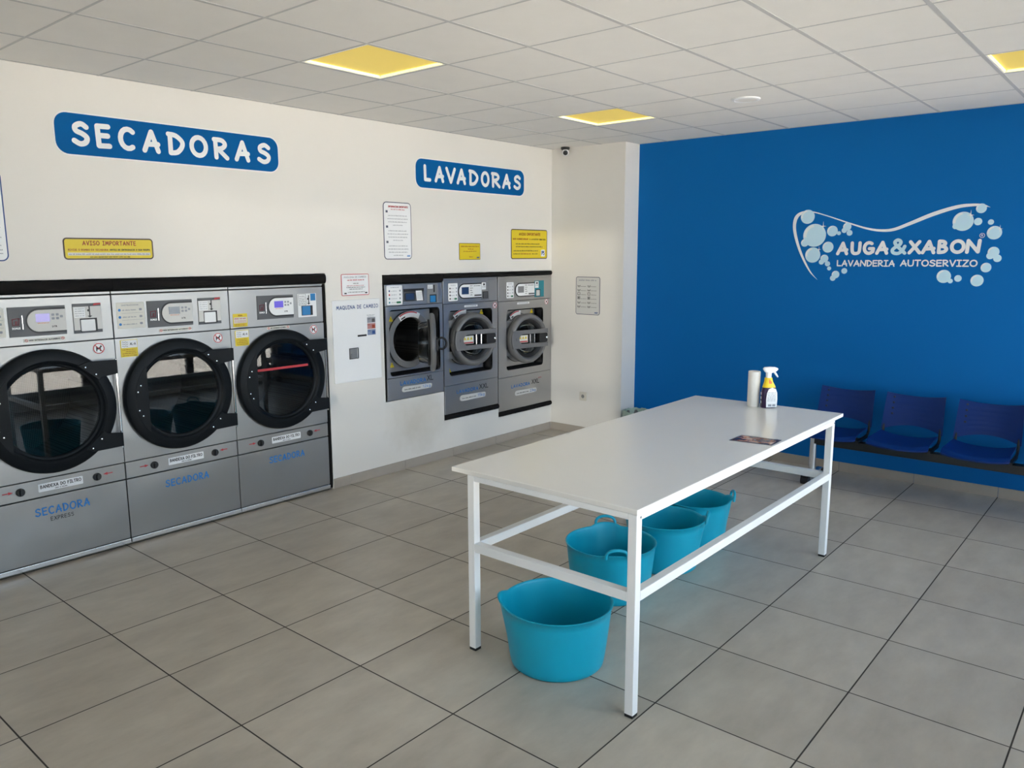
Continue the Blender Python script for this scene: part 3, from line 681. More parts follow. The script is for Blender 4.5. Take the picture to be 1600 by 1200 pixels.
# ------------------------------------------------------------------ machine wall fittings
def foam(y0, y1, z0, z1, label, d=.028, r=.02, slope=0.0):
    """a length of black foam stuffed into the joint round a machine; hangs a little unevenly"""
    b = B(); n = 24; R = random.Random(int(y0 * 1000)); rows = []
    vert = (z1 - z0) > (y1 - y0)
    for i in range(n + 1):
        q = i / n; e = min(q, 1 - q) * n; k = min(1.0, 0.75 + .25 * e); row = []
        j = R.uniform(-.0015, .0015)
        for m in range(9):
            a = PI * m / 8
            if vert:
                c = (y0 + y1) / 2; row.append(Vector((X0 - .02 + (d + .02) * math.sin(a) ** .5 * k, c - math.cos(a) * (y1 - y0) / 2, z0 + (z1 - z0) * q)))
            else:
                c = (z0 + z1) / 2 + slope * (q - .5); row.append(Vector((X0 - .02 + (d + .02) * math.sin(a) ** .5 * k + j, y0 + (y1 - y0) * q, c - math.cos(a) * (z1 - z0) / 2 * (1 if m > 4 else 1) + j)))
        rows.append(row)
    b.grid(rows)
    V = list(b.bm.verts); b.face(V[:9][::-1]); b.face(V[-9:]); b.bm.faces.ensure_lookup_table()
    return tag(obj('foam_strip', b, 'foam', smooth=True, angle=60), label, 'foam seal', 'black foam seals round the machines')
foam(1.326, 2.152, 1.660, 1.733, 'black foam strip along the top of the SECADORA EXPRESS dryer')
foam(2.154, 3.764, 1.656, 1.731, 'long black foam strip along the top of the two right dryers')
foam(3.738, 3.764, .01, 1.654, 'upright black foam seal down the right side of the dryers', .004)
foam(4.344, 5.046, 1.632, 1.708, 'thick black foam strip above the open washing machine')
foam(5.048, 6.660, 1.664, 1.706, 'thin long black foam strip above the two closed washing machines')
foam(5.046, 5.802, .356, .404, 'black foam strip under the middle washing machine')
foam(5.806, 6.664, .266, .312, 'black foam strip under the washing machine by the corner')
foam(4.343, 4.360, .632, 1.630, 'upright black foam seal down the left side of the open washing machine', .004)

def arrow(b, fr, a0, a1, bb, d, to_right=True):
    w = a1 - a0; h = .009
    P = [(0, -.3), (.55, -.3), (.55, -1), (1, 0), (.55, 1), (.55, .3), (0, .3)]
    P = [((p[0] if to_right else 1 - p[0]) * w + a0, bb + p[1] * h) for p in P]
    b.prism(fr, P if to_right else P[::-1], .0002, d)

XD = X0 + 0.004
FD = LW(XD)
def holed_panel(b, fr, a0, b0, a1, b1, ca, cb, r, d0, d1, n=64):
    """flat panel with a round hole"""
    outer = []
    for k in range(n):
        t = 2 * PI * k / n; c, s = math.cos(t), math.sin(t)
        ta = ((a1 - ca) / c if c > 0 else (a0 - ca) / c) if abs(c) > 1e-9 else 1e9
        tb = ((b1 - cb) / s if s > 0 else (b0 - cb) / s) if abs(s) > 1e-9 else 1e9
        q = min(ta, tb); outer.append((ca + c * q, cb + s * q))
    # snap the nearest outline points onto the four corners
    for (x, y) in ((a0, b0), (a1, b0), (a1, b1), (a0, b1)):
        k = min(range(n), key=lambda i: (outer[i][0] - x) ** 2 + (outer[i][1] - y) ** 2); outer[k] = (x, y)
    b.frame(fr, outer, circ(ca, cb, r, n), d0, d1)

def sticker(parent, name, fr, a0, b0, a1, b1, mat, r=.003, d=.0018):
    b = B(); b.rect(fr, a0, b0, a1, b1, .0002, d, r, 3); return obj(name, b, mat, parent)

def dryer(s0, label, screen, coin, left_sheet, express, red_strip):
    w = .797; c = s0 + w / 2 - .004; zc = .957; g = .0025; s1 = s0 + w
    t = thing('dryer', label, 'dryer', (XD - .45, c, 0), 'steel tumble dryers')
    # carcass
    b = B(); xb = -6.02
    b.box(xb, XD - .022, s0 + g, s0 + .02, .012, 1.655); b.box(xb, XD - .022, s1 - .02, s1 - g, .012, 1.655)
    b.box(xb, XD - .022, s0 + .02, s1 - .02, 1.635, 1.655); b.box(xb, XD - .022, s0 + .02, s1 - .02, .012, .03); b.box(xb, xb + .02, s0 + .02, s1 - .02, .03, 1.635)
    b.box(XD - .05, XD - .022, s0 + .02, s1 - .02, 1.34, 1.38); b.box(XD - .05, XD - .022, s0 + .02, s1 - .02, .40, .57)
    b.box(XD - .05, XD - .022, s0 + .02, s1 - .02, .03, .06)
    obj('cabinet', b, 'dark_inside', t)
    def panel(name, z0, z1):
        b = B(); b.rect(FD, s0 + g, z0, s1 - g, z1, -.020, 0); return obj(name, b, 'dryer_steel', t, bevel=.0025)
    panel('top_trim', 1.639, 1.656)
    fascia = panel('control_fascia', 1.362, 1.633)
    b = B(); holed_panel(b, FD, s0 + g, .560, s1 - g, 1.356, c, zc, .300, -.020, 0); front = obj('front_panel', b, 'dryer_steel', t)
    drawer = panel('filter_drawer', .448, .553)
    low = panel('lower_panel', .050, .441)
    b = B(); b.rect(FD, s0 + g, .016, s1 - g, .046, -.03, .006); obj('kick_strip', b, 'bright_steel', t, bevel=.003)
    # drum behind the glass
    b = B(); b.lathe(FD, c, zc, [(.302, -.004), (.302, -.06), (.375, -.08), (.375, -.70), (0.001, -.70)], 56); drum = obj('drum', b, 'drum', t, smooth=True)
    for k in range(3):
        a = .5 + k * 2 * PI / 3; ca, cb = c + .34 * math.cos(a), zc + .34 * math.sin(a)
        ax = Vector((0, -math.sin(a), math.cos(a))); ux = Vector((0, math.cos(a), math.sin(a)))
        b = B(); f2 = TILT(FD(c, zc, -.70), ax, ux, Vector((1, 0, 0)))
        b.prism(f2, [(-.05, .37), (.05, .37), (.018, .29), (-.018, .29)], .01, .60); obj('lifter', b, 'bright_steel', drum)
    # door
    b = B(); b.lathe(FD, c, zc, [(.300, .002), (.372, .002), (.374, .020), (.366, .040), (.350, .048), (.308, .052), (.296, .046), (.288, .034), (.276, .030), (.271, .020), (.271, .004), (.300, .002)], 72)
    door = obj('door', b, 'door_black', t, smooth=True, angle=28)
    b = B(); b.lathe(FD, c, zc, [(.280, .010), (.280, .020), (.001, .020), (.001, .010)], 56); obj('glass', b, 'dryer_glass', door, smooth=True, angle=60)
    if red_strip:
        b = B(); b.rect(FD, c - .210, zc + .078, c + .225, zc + .096, .0204, .0212); obj('red_strip', b, 'red_ink', door)
    # latch plate covering the left of the glass
    chord = -.232; R = .318; a = math.acos(chord / R); pts = [(c + R * math.cos(x), zc + R * math.sin(x)) for x in [a + (2 * PI - 2 * a) * k / 20 for k in range(21)]]
    b = B(); b.prism(FD, pts, .046, .054); obj('latch_plate', b, 'door_black', door)
    for sg in (1, -1):
        P = [(.150, .262), (.205, .280), (.384, .276), (.384, .190), (.290, .178), (.268, .160)]
        P = [(c + x, zc + sg * z) for x, z in P]; P = P if sg < 0 else P[::-1]
        b = B(); b.prism(FD, P, .050, .060); obj('hinge_arm', b, 'door_black', door, bevel=.003)
    b = B(); b.tube([FD(c + .386, .665, .030), FD(c + .386, 1.235, .030)], .008, 10); obj('hinge_pin', b, 'chrome', door, smooth=True)
    for x, z, d in ((.194, .248, .060), (.252, .199, .060), (.252, -.208, .060), (.196, -.258, .060), (-.277, .092, .054), (-.298, .053, .054), (-.297, -.068, .054), (-.275, -.106, .054)):
        b = B(); b.lathe(FD, c + x, zc + z, [(.0062, d - .001), (.0055, d + .003), (.0025, d + .0042)], 10, cap1=True); obj('screw', b, 'chrome', door, smooth=True)
    # control module
    a0, a1 = s0 + .219, s0 + .525
    b = B(); b.rect(FD, a0, 1.412, a1, 1.584, .0002, .004, .002); cm = obj('control_panel', b, 'dark_grey', t)
    def capsule(x0, x1, z0, z1): 
        r = (z1 - z0) / 2; return [(x1, z0), (x1, z1)] + [(x0 + r + r * math.cos(q), (z0 + z1) / 2 + r * math.sin(q)) for q in [PI / 2 + PI * k / 20 for k in range(21)]]
    b = B(); b.prism(FD, capsule(a0 + .088, a1, 1.425, 1.574), .004, .0048); obj('surround', b, 'black', cm)
    b = B(); b.prism(FD, capsule(a0 + .097, a1, 1.436, 1.562), .0048, .0060); obj('faceplate', b, 'pale_grey' if not red_strip else 'white', cm)
    b = B(); b.rect(FD, a0 + .142, 1.492, a0 + .218, 1.540, .0060, .0066); obj('screen', b, screen, cm)
    for k, (x, z) in enumerate(((.228, 1.530), (.252, 1.530), (.228, 1.508), (.252, 1.508), (.274, 1.518))):
        b = B(); b.rect(FD, a0 + x, z - .006, a0 + x + .016, z + .008, .0060, .0068, .003); obj('button', b, 'grey_ink', cm)
    b = B(); text(b, FD, 'DTR', a0 + .226, a0 + .254, 1.456, 1.467, .22, .0066, .2, 4); obj('model_lettering', b, 'black_ink', cm)
    b = B(); lines(b, FD, a0 + .150, a0 + .212, 1.483, .005, 5, .0066); obj('key_lettering', b, 'orange_ink', cm)
    b = B(); b.rect(FD, a0 + .018, 1.478, a0 + .054, 1.484, .004, .0046); b.rect(FD, a0 + .018, 1.478, a0 + .024, 1.516, .004, .0046); b.prism(FD, [(a0 + .048, 1.478), (a0 + .054, 1.478), (a0 + .060, 1.520), (a0 + .052, 1.520)], .004, .0046); b.prism(FD, [(a0 + .018, 1.512), (a0 + .058, 1.516), (a0 + .058, 1.522), (a0 + .018, 1.518)], .004, .0046); b.prism(FD, [(a0 + .032, 1.484), (a0 + .044, 1.484), (a0 + .046, 1.506), (a0 + .034, 1.504)], .004, .0046)
    obj('maker_emblem', b, 'maroon', cm)
    b = B(); text(b, FD, 'DOMUS', a0 + .016, a0 + .060, 1.456, 1.469, .22, .0046, .25, 4); obj('maker_lettering', b, 'white', cm)
    b = B(); b.rect(FD, a0 + .071, 1.455, a0 + .074, 1.535, .004, .0052); obj('silver_line', b, 'chrome', cm)
    # coin unit
    q0, q1 = s0 + .566, s0 + .732
    if coin == 'blue':
        b = B(); b.rect(FD, q0, 1.408, q1, 1.586, .0002, .004, .004); co = obj('coin_unit', b, 'white', t)
        b = B(); b.frame(FD, rrect(q0 + .008, 1.498, q0 + .075, 1.582, .004, 2), rrect(q0 + .010, 1.500, q0 + .073, 1.580, .003, 2), .004, .0046); 
        for k in range(5): lines(b, FD, q0 + .014, q0 + .068, 1.508 + k * .014, .006, 90 + k, .0046)
        b.flat = False; obj('price_table', b, 'black_ink', co)
        b = B(); b.rect(FD, q0 + .115, 1.530, q1 - .006, 1.584, .004, .0048); obj('card_sticker', b, 'sticker_blue', co)
        b = B(); b.rect(FD, q0 + .030, 1.420, q1 - .035, 1.494, .004, .005); obj('return_recess', b, 'black', co)
        b = B(); b.rect(FD, q0 + .034, 1.424, q0 + .105, 1.490, .005, .012, .004); obj('return_flap', b, 'sticker_blue', co)
    else:
        b = B(); b.rect(FD, q0, 1.408, q1, 1.588, .0002, .003, .002); co = obj('coin_unit', b, 'dark_grey', t)
        b = B(); b.rect(FD, q0 + .002, 1.428, q1 - .002, 1.570, .003, .006); obj('coin_plate', b, 'pale_grey', co)
        b = B(); b.rect(FD, q0 + .006, 1.504, q0 + .070, 1.566, .006, .0066); pt = obj('price_table', b, 'white', co)
        b = B(); 
        for k in range(4): lines(b, FD, q0 + .012, q0 + .064, 1.512 + k * .014, .006, 95 + k, .0074)
        obj('small_print', b, 'grey_ink', pt)
        b = B(); b.rect(FD, q0 + .036, 1.416, q1 - .030, 1.498, .006, .0066, .002); obj('return_recess', b, 'black', co)
        b = B(); b.rect(FD, q0 + .040, 1.421, q1 - .044, 1.490, .0066, .012, .004); obj('return_flap', b, 'white', co)
        b = B(); b.prism(FD, [(q0 + .118, 1.574), (q1 - .004, 1.580), (q1 - .002, 1.588), (q0 + .125, 1.586)], .006, .0072); obj('red_tag', b, 'red_ink', co)
    b = B(); b.rect(FD, q0 + .093, 1.524, q0 + .099, 1.572, .006, .0084); b.prism(FD, [(q0 + .082, 1.512), (q0 + .096, 1.502), (q0 + .110, 1.512), (q0 + .099, 1.513), (q0 + .099, 1.530), (q0 + .093, 1.530), (q0 + .093, 1.513)], .006, .0080)
    b.disc(FD, q0 + .090, 1.545, .007, .006, .0082, 14); obj('coin_slot', b, 'black', co)
    # sheet with instructions, or warning label
    if left_sheet == 'sheet':
        sh = sticker(t, 'instruction_sheet', FD, s0 + .028, 1.417, s0 + .202, 1.582, 'cream', .004)
        b = B(); text(b, FD, 'INSTRUCCIONS', s0 + .058, s0 + .166, 1.560, 1.569, .2, .0026, .2, 4)
        for k, z in enumerate((1.530, 1.486, 1.440)): lines(b, FD, s0 + .062, s0 + .150, z, .008, 100 + k, .0026)
        for z in (1.514, 1.470): b.poly(FD, rrect(s0 + .058, z, s0 + .195, z + .0012), .0026)
        for z in (1.528, 1.484, 1.439): b.poly(FD, rrect(s0 + .168, z, s0 + .186, z + .014, .004, 3), .0024)
        obj('lettering', b, 'grey_ink', sh)
        for z in (1.535, 1.490, 1.445):
            b = B(); b.disc(FD, s0 + .045, z, .0085, .0018, .0026, 20); obj('step_dot', b, 'blue_ink', sh)
    else:
        sh = sticker(t, 'warning_label', FD, s0 + .025, 1.372, s0 + .137, 1.465, 'yellow', .005)
        b = B(); b.rect(FD, s0 + .031, 1.398, s0 + .131, 1.440, .0018, .0024); lb = obj('text_box', b, 'cream', sh)
        b = B(); lines(b, FD, s0 + .035, s0 + .127, 1.426, .009, 111, .0030)
        for k, z in enumerate((1.413, 1.403)): lines(b, FD, s0 + .036, s0 + .126, z, .005, 112 + k, .0030)
        obj('small_print', b, 'red_ink', lb)
        b = B(); text(b, FD, 'AVISO', s0 + .064, s0 + .098, 1.447, 1.457, .2, .0026, .2, 4); lines(b, FD, s0 + .036, s0 + .12, 1.388, .005, 115, .0026); lines(b, FD, s0 + .036, s0 + .12, 1.379, .005, 116, .0026); obj('lettering', b, 'brown_ink', sh)
    if left_sheet == 'label' or not express:
        al = sticker(t, 'dosing_label', FD, s0 + .033, 1.236, s0 + .141, 1.346, 'yellow', .005)
        b = B(); b.rect(FD, s0 + .038, 1.294, s0 + .138, 1.343, .0018, .0024, .003); wb = obj('white_field', b, 'white', al)
        b = B(); text(b, FD, 'AL-A', s0 + .092, s0 + .130, 1.310, 1.327, .16, .0030, .2, 4)
        for k in range(3): stroke(b, FD, [(s0 + .044 + q * .0036, 1.305 + k * .013 + .003 * math.sin(q * 1.3)) for q in range(11)], .002, .0030, 0)
        obj('lettering', b, 'black_ink', wb)
        b = B(); 
        for k in range(4): lines(b, FD, s0 + .044 + (k == 2) * .02, s0 + .132, 1.244 + k * .012, .005, 120 + k, .0026)
        obj('small_print', b, 'brown_ink', al)
    # no dogs
    qx, qz = s0 + .699, 1.307
    b = B(); b.disc(FD, qx, qz, .036, .0002, .0018, 36); nd = obj('no_dogs_sticker', b, 'white', t)
    b = B(); b.frame(FD, circ(qx, qz, .034, 36), circ(qx, qz, .0285, 36), .0018, .0026); stroke(b, FD, [(qx - .021, qz + .021), (qx + .021, qz - .021)], .005, .0028, 0); obj('ban_ring', b, 'red_ink', nd)
    b = B(); b.prism(FD, [(qx - .016, qz - .018), (qx - .011, qz - .018), (qx - .009, qz - .006), (qx + .004, qz - .006), (qx + .006, qz - .018), (qx + .011, qz - .018), (qx + .012, qz + .006), (qx + .019, qz + .008), (qx + .019, qz + .014), (qx + .012, qz + .019), (qx + .008, qz + .013), (qx + .004, qz + .006), (qx - .010, qz + .006), (qx - .018, qz + .013), (qx - .016, qz + .004)], .0018, .0024); obj('dog_figure', b, 'black_ink', nd)
    # no rugs strip
    n0, n1, nz = (s0 + .288, s0 + .513, 1.378) if not red_strip else (s0 + .292, s0 + .484, 1.334)
    st = sticker(t, 'rug_ban_sticker', FD, n0, nz, n1, nz + .020, 'cream', .003)
    b = B(); text(b, FD, 'NON INTRODUCIR ALFOMBRAS', n0 + .028, n1 - .028, nz + .005, nz + .014, .22, .0026, .25, 4); obj('lettering', b, 'black_ink', st)
    for x in (n0 + .014, n1 - .014):
        b = B(); b.frame(FD, circ(x, nz + .010, .0085, 18), circ(x, nz + .010, .006, 18), .0018, .0026); stroke(b, FD, [(x - .005, nz + .015), (x + .005, nz + .005)], .002, .0028, 0); obj('ban_ring', b, 'red_ink', st)
    # filter drawer
    for x in (.188, .620):
        b = B(); b.lathe(FD, s0 + x, .502, [(.024, 0.0), (.024, .010), (.020, .014)], 24, cap1=True); b.rect(FD, s0 + x - .006, .486, s0 + x + .006, .518, .013, .026, .003); obj('drawer_lock', b, 'black', drawer, smooth=True)
    lb = sticker(drawer, 'drawer_label', FD, s0 + .284, .478, s0 + .536, .527, 'white', .004)
    b = B(); text(b, FD, 'BANDEXA DO FILTRO', s0 + .294, s0 + .526, .497, .519, .17, .0026, .25, 6); lines(b, FD, s0 + .375, s0 + .445, .484, .007, 130, .0026); obj('lettering', b, 'black_ink', lb)
    b = B(); arrow(b, FD, s0 + .094, s0 + .150, .508, .0015, True); arrow(b, FD, s0 + .658, s0 + .716, .510, .0015, False); obj('arrow_sticker', b, 'red_ink', drawer)
    b = B(); text(b, FD, 'SECADORA', s0 + .252, s0 + .565, .330, .382, .16, .0012, .3); obj('lettering', b, 'blue_ink', low)
    if express:
        b = B(); text(b, FD, 'EXPRESS', s0 + .334, s0 + .466, .288, .314, .12, .0012, .3); obj('small_lettering', b, 'black_ink', low)
    return t
dryer(1.342, 'leftmost dryer, marked SECADORA EXPRESS, cut by the left edge of the photo', 'lcd_bright', 'grey', 'sheet', True, False)
dryer(2.139, 'middle dryer of three, with a cream instruction sheet beside its grey screen', 'lcd_grey', 'grey', 'sheet', False, False)
dryer(2.936, 'right dryer of three, with violet screen and blue coin flap, beside the change machine', 'lcd_violet', 'blue', 'label', False, True)

# ------------------------------------------------------------------ change machine
t = thing('change_machine', 'white change machine panel reading MAQUINA DE CAMBIO between dryers and washers', 'change machine', (X0, 4.055, .854))
b = B(); b.rect(F0, 3.814, .854, 4.298, 1.520, .0005, .014, .008); obj('panel', b, 'white', t, bevel=.003)
FM = LW(X0 + .014)
b = B(); text(b, FM, 'MAQUINA DE CAMBIO', 3.850, 4.276, 1.444, 1.476, .15, .001, .28); obj('lettering', b, 'navy_ink', t)
for k, (z, m) in enumerate(((1.322, 'grey_ink'), (1.272, None), (1.222, None))):
    m = m or simple('banknote_%d' % k, ((0.45, 0.22, 0.22), (0.22, 0.28, 0.42))[k - 1], .5, noise=.35, nscale=60)
    b = B(); b.rect(FM, 4.158, z, 4.243, z + .046, .0002, .0014); nt_ = obj('banknote_picture', b, m, t)
    b = B(); lines(b, FM, 4.162, 4.195, z + .030, .008, 140 + k, .002); b.poly(FM, rrect(4.205, z + .006, 4.236, z + .034), .0020); obj('print', b, ('dark_grey', 'brown_ink', 'navy_ink')[k], nt_)
b = B(); lines(b, FM, 4.155, 4.24, 1.384, .006, 145, .001); lines(b, FM, 4.165, 4.23, 1.374, .005, 146, .001); obj('small_print', b, 'grey_ink', t)
b = B(); b.rect(FM, 4.054, 1.217, 4.143, 1.231, .0002, .006, .003); obj('note_slot', b, 'black', t)
b = B(); b.frame(FM, rrect(3.963, 1.040, 4.056, 1.129), rrect(3.968, 1.045, 4.050, 1.124), .0002, .004); obj('tray_frame', b, 'black', t)
b = B(); b.rect(FM, 3.968, 1.045, 4.044, 1.124, .0002, .0018); b.prism(FM, [(3.97, 1.047), (4.03, 1.047), (4.02, 1.085), (3.985, 1.085)], .0018, .010); obj('coin_tray', b, 'mid_grey', t)

# ------------------------------------------------------------------ washing machines
XW_ = X0 + .003
FW = LW(XW_)
def washer(a0, a1, zb, zt, zs, zl, rc, label, cz):
    """a0..a1 along the wall, zb..zt front, zs under the controls, zl over the plinth panel, rc = door recess"""
    t = thing('washing_machine', label, 'washing machine', (XW_ - .45, (a0 + a1) / 2, zb), 'built-in washing machines')
    xb = -6.0; g = .002
    b = B()
    b.box(xb, XW_ - .02, a0 + g, a0 + .015, zb, zt); b.box(xb, XW_ - .02, a1 - .015, a1 - g, zb, zt); b.box(xb, XW_ - .02, a0 + .015, a1 - .015, zt - .015, zt); b.box(xb, XW_ - .02, a0 + .015, a1 - .015, zb, zb + .015); b.box(xb, xb + .015, a0 + .015, a1 - .015, zb + .015, zt - .015)
    obj('cabinet', b, 'dark_inside', t)
    b = B(); b.rect(FW, a0 + g, zs + g, a1 - g, zt, -.02, 0); fas = obj('control_fascia', b, 'washer_steel', t, bevel=.002)
    r0, rz0, r1, rz1 = rc
    # front panel with a rounded-rectangle opening
    inner = rrect(r0, rz0, r1, rz1, .035, 7); n = len(inner); outer = []
    for k, (x, z) in enumerate(inner):
        outer.append((a0 + g if x < (r0 + r1) / 2 else a1 - g, zl + g if z < (rz0 + rz1) / 2 else zs - g))
    b = B(); b.frame(FW, outer, inner, -.02, 0); bmesh.ops.remove_doubles(b.bm, verts=b.bm.verts[:], dist=1e-6); obj('front_panel', b, 'washer_steel', t)
    b = B(); b.frame(FW, [(x + (0.004 if x > (r0 + r1) / 2 else -.004), z + (.004 if z > (rz0 + rz1) / 2 else -.004)) for x, z in inner], inner, -.095, -.001); obj('recess_liner', b, 'black', t)
    b = B(); b.rect(FW, a0 + g, zb, a1 - g, zl - g, -.02, 0); low = obj('plinth_panel', b, 'washer_steel', t, bevel=.002)
    cy_, cz_ = cz
    b = B(); holed_panel(b, FW, r0 - .004, rz0 + .022, r1 - .040, rz1 - .020, cy_, cz_, .197, -.105, -.092); tub = obj('drum_front', b, 'washer_steel', t)
    b = B(); holed_panel(b, FW, r0 - .006, rz0 - .006, r1 + .006, rz1 + .006, cy_, cz_, .197, -.118, -.108); obj('recess_back', b, 'black_matt', t)
    b = B(); b.lathe(FW, cy_, cz_, [(.250, -.092), (.255, -.085), (.250, -.078), (.205, -.070), (.197, -.078), (.197, -.12), (.26, -.14), (.26, -.55), (.001, -.55)], 56); obj('drum', b, ['drum_dark'], tub, smooth=True)
    b = B(); b.lathe(FW, cy_, cz_, [(.252, -.090), (.250, -.076), (.207, -.068), (.196, -.074), (.196, -.10)], 56); obj('porthole_ring', b, 'mid_grey', tub, smooth=True)
    return t, fas, low, tub

def washer_text(low, fr, w0, w1, x0, x1, z0, z1, word2, kg, bub, pro=False):
    b = B(); text(b, fr, 'LAVADORA', w0, w1, z0, z1 - .006, .17, .0012, .25, 6); obj('lettering', b, 'blue_ink', low)
    b = B(); text(b, fr, word2, x0, x1, z0 + .004, z1 + .012, .14, .0012, .2, 6); obj('size_lettering', b, 'black_ink', low)
    if pro:
        b = B(); text(b, fr, 'pro', x1 - .01, x1 + .035, z1 + .012, z1 + .030, .16, .0012, .2, 4); obj('red_lettering', b, 'red_ink', low)
    a0, a1, b0, b1 = bub; h = b1 - b0
    P = rrect(a0, b0, a1, b1, h * .49, 8); P = [(x, z + .006 * math.sin((x - a0) / (a1 - a0) * 2 * PI - .3) * (1 if z > (b0 + b1) / 2 else -.2)) for x, z in P]
    b = B(); b.prism(fr, P, .0002, .0012); q = obj('load_badge', b, 'pale_grey', low)
    b = B(); lines(b, fr, a0 + .03, a0 + (a1 - a0) * .64, b0 + h * .35, .010, 150, .002); obj('small_print', b, 'black_ink', q)
    b = B(); text(b, fr, kg, a0 + (a1 - a0) * .68, a1 - .02, b0 + h * .24, b1 - h * .2, .13, .002, .2, 6); obj('load_lettering', b, 'blue_ink', q)

def washer_sheet(parent, a0, b0, a1, b1, dots, seed):
    sh = sticker(parent, 'instruction_sheet', FW, a0, b0, a1, b1, 'white', .008, .004)
    b = B(); w = a1 - a0; h = b1 - b0
    lines(b, FW, a0 + w * .25, a0 + w * .78, b1 - h * .13, .008, seed, .0048)
    for k in range(4):
        z = b1 - h * (.31 + .195 * k); lines(b, FW, a0 + w * .28, a0 + w * .66, z, .007, seed + k, .0048)
        if k < 3: b.poly(FW, rrect(a0 + w * .80, z - .003, a0 + w * .9, z + .012), .0048)
    obj('lettering', b, 'grey_ink', sh)
    for k in range(4):
        b = B(); b.disc(FW, a0 + w * .16, b1 - h * (.285 + .195 * k), min(.008, w * .07), .004, .0048, 16); obj('step_dot', b, dots[k], sh)
    b = B(); b.rect(FW, a0 + w * .62, b0 + h * .07, a0 + w * .9, b0 + h * .17, .004, .0048, .003); obj('start_mark', b, 'green_ink', sh)

def triangle(parent, fr, a, z, s=.028, d0=.0002):
    b = B(); b.prism(fr, [(a - s, z - s * .8), (a + s, z - s * .8), (a, z + s)], d0, d0 + .0012); tr = obj('warning_triangle', b, 'yellow', parent)
    b = B(); stroke(b, fr, [(a, z + s * .4), (a, z - s * .15)], s * .2, d0 + .002, 0); b.poly(fr, circ(a, z - s * .45, s * .12, 8), d0 + .002); b.flat = True; obj('exclamation', b, 'black_ink', tr)

def arc_label(parent, fr, ca, cb, r0, r1, t0, t1, d, mat='white'):
    def band(r0, r1, t0, t1, d0, d1, m, name, par):
        b = B(); n = 14; ts = [math.radians(t0 + (t1 - t0) * k / n) for k in range(n + 1)]
        P = [(ca + r1 * math.cos(t), cb + r1 * math.sin(t)) for t in ts] + [(ca + r0 * math.cos(t), cb + r0 * math.sin(t)) for t in ts[::-1]]
        b.prism(fr, P[::-1], d0, d1); return obj(name, b, m, par)
    o = band(r0, r1, t0, t1, d, d + .001, mat, 'door_label', parent)
    band(r1 - .012, r1 - .002, t0 + (t1 - t0) * .15, t1 - 3, d + .001, d + .0016, 'red_ink', 'red_band', o)
    band(r0 + .006, r0 + .018, t0 + (t1 - t0) * .72, t1 - 4, d + .001, d + .0016, 'black_ink', 'symbol', o)

# --- open machine
rc = (4.402, .842, 5.002, 1.412)
t, fas, low, face = washer(4.362, 5.040, .634, 1.628, 1.443, .826, rc, 'open washing machine with its round door swung out, marked LAVADORA XL', (4.705, 1.135))
washer_sheet(t, 4.383, 1.455, 4.555, 1.620, ('navy_ink', 'red_ink', 'teal', 'teal'), 160)
b = B(); b.rect(FW, 4.570, 1.476, 4.812, 1.586, .0002, .002); cp = obj('control_panel', b, 'dark_grey', t)
b = B(); b.rect(FW, 4.574, 1.560, 4.808, 1.582, .002, .004); obj('dark_strip', b, 'black', cp)
b = B(); b.rect(FW, 4.584, 1.482, 4.706, 1.552, .002, .006, .018); sc_ = obj('screen_bezel', b, 'black', cp)
b = B(); b.rect(FW, 4.594, 1.490, 4.690, 1.545, .006, .0066, .004); obj('screen', b, 'lcd_navy', sc_)
b = B(); b.prism(FW, [(4.722, 1.480), (4.796, 1.480), (4.782, 1.566), (4.712, 1.566)], .004, .0052); lb = obj('paper_label', b, 'white', cp)
b = B(); [lines(b, FW, 4.722, 4.780, 1.494 + k * .013, .005, 170 + k, .006) for k in range(5)]; obj('small_print', b, 'grey_ink', lb)
b = B(); b.rect(FW, 4.850, 1.450, 4.974, 1.614, .0002, .003); co = obj('coin_unit', b, 'mid_grey', t)
b = B(); b.rect(FW, 4.856, 1.578, 4.918, 1.612, .003, .004); pt = obj('price_table', b, 'white', co)
b = B(); lines(b, FW, 4.862, 4.912, 1.597, .007, 176, .0048); lines(b, FW, 4.862, 4.912, 1.584, .007, 177, .0048); obj('small_print', b, 'grey_ink', pt)
b = B(); b.rect(FW, 4.928, 1.545, 4.942, 1.610, .003, .006, .004); obj('coin_slot', b, 'black', co)
b = B(); b.rect(FW, 4.880, 1.455, 4.962, 1.526, .003, .004); obj('return_recess', b, 'black', co)
b = B(); b.rect(FW, 4.884, 1.459, 4.945, 1.516, .004, .010, .003); obj('return_flap', b, 'sticker_blue', co)
washer_text(low, FW, 4.508, 4.816, 4.828, 4.905, .752, .796, 'XL', '12kg', (4.526, 4.888, .690, .736))
FR1 = LW(XW_ - .092)
triangle(face, FR1, 4.500, 1.325, .026, .0002); triangle(face, FR1, 4.500, .925, .026, .0002)
arc_label(face, FR1, 4.705, 1.135, .200, .250, 62, 124, .026)
b = B(); b.rect(FR1, 4.412, 1.110, 4.468, 1.165, .0002, .006); obj('lock_plate', b, 'black', face)
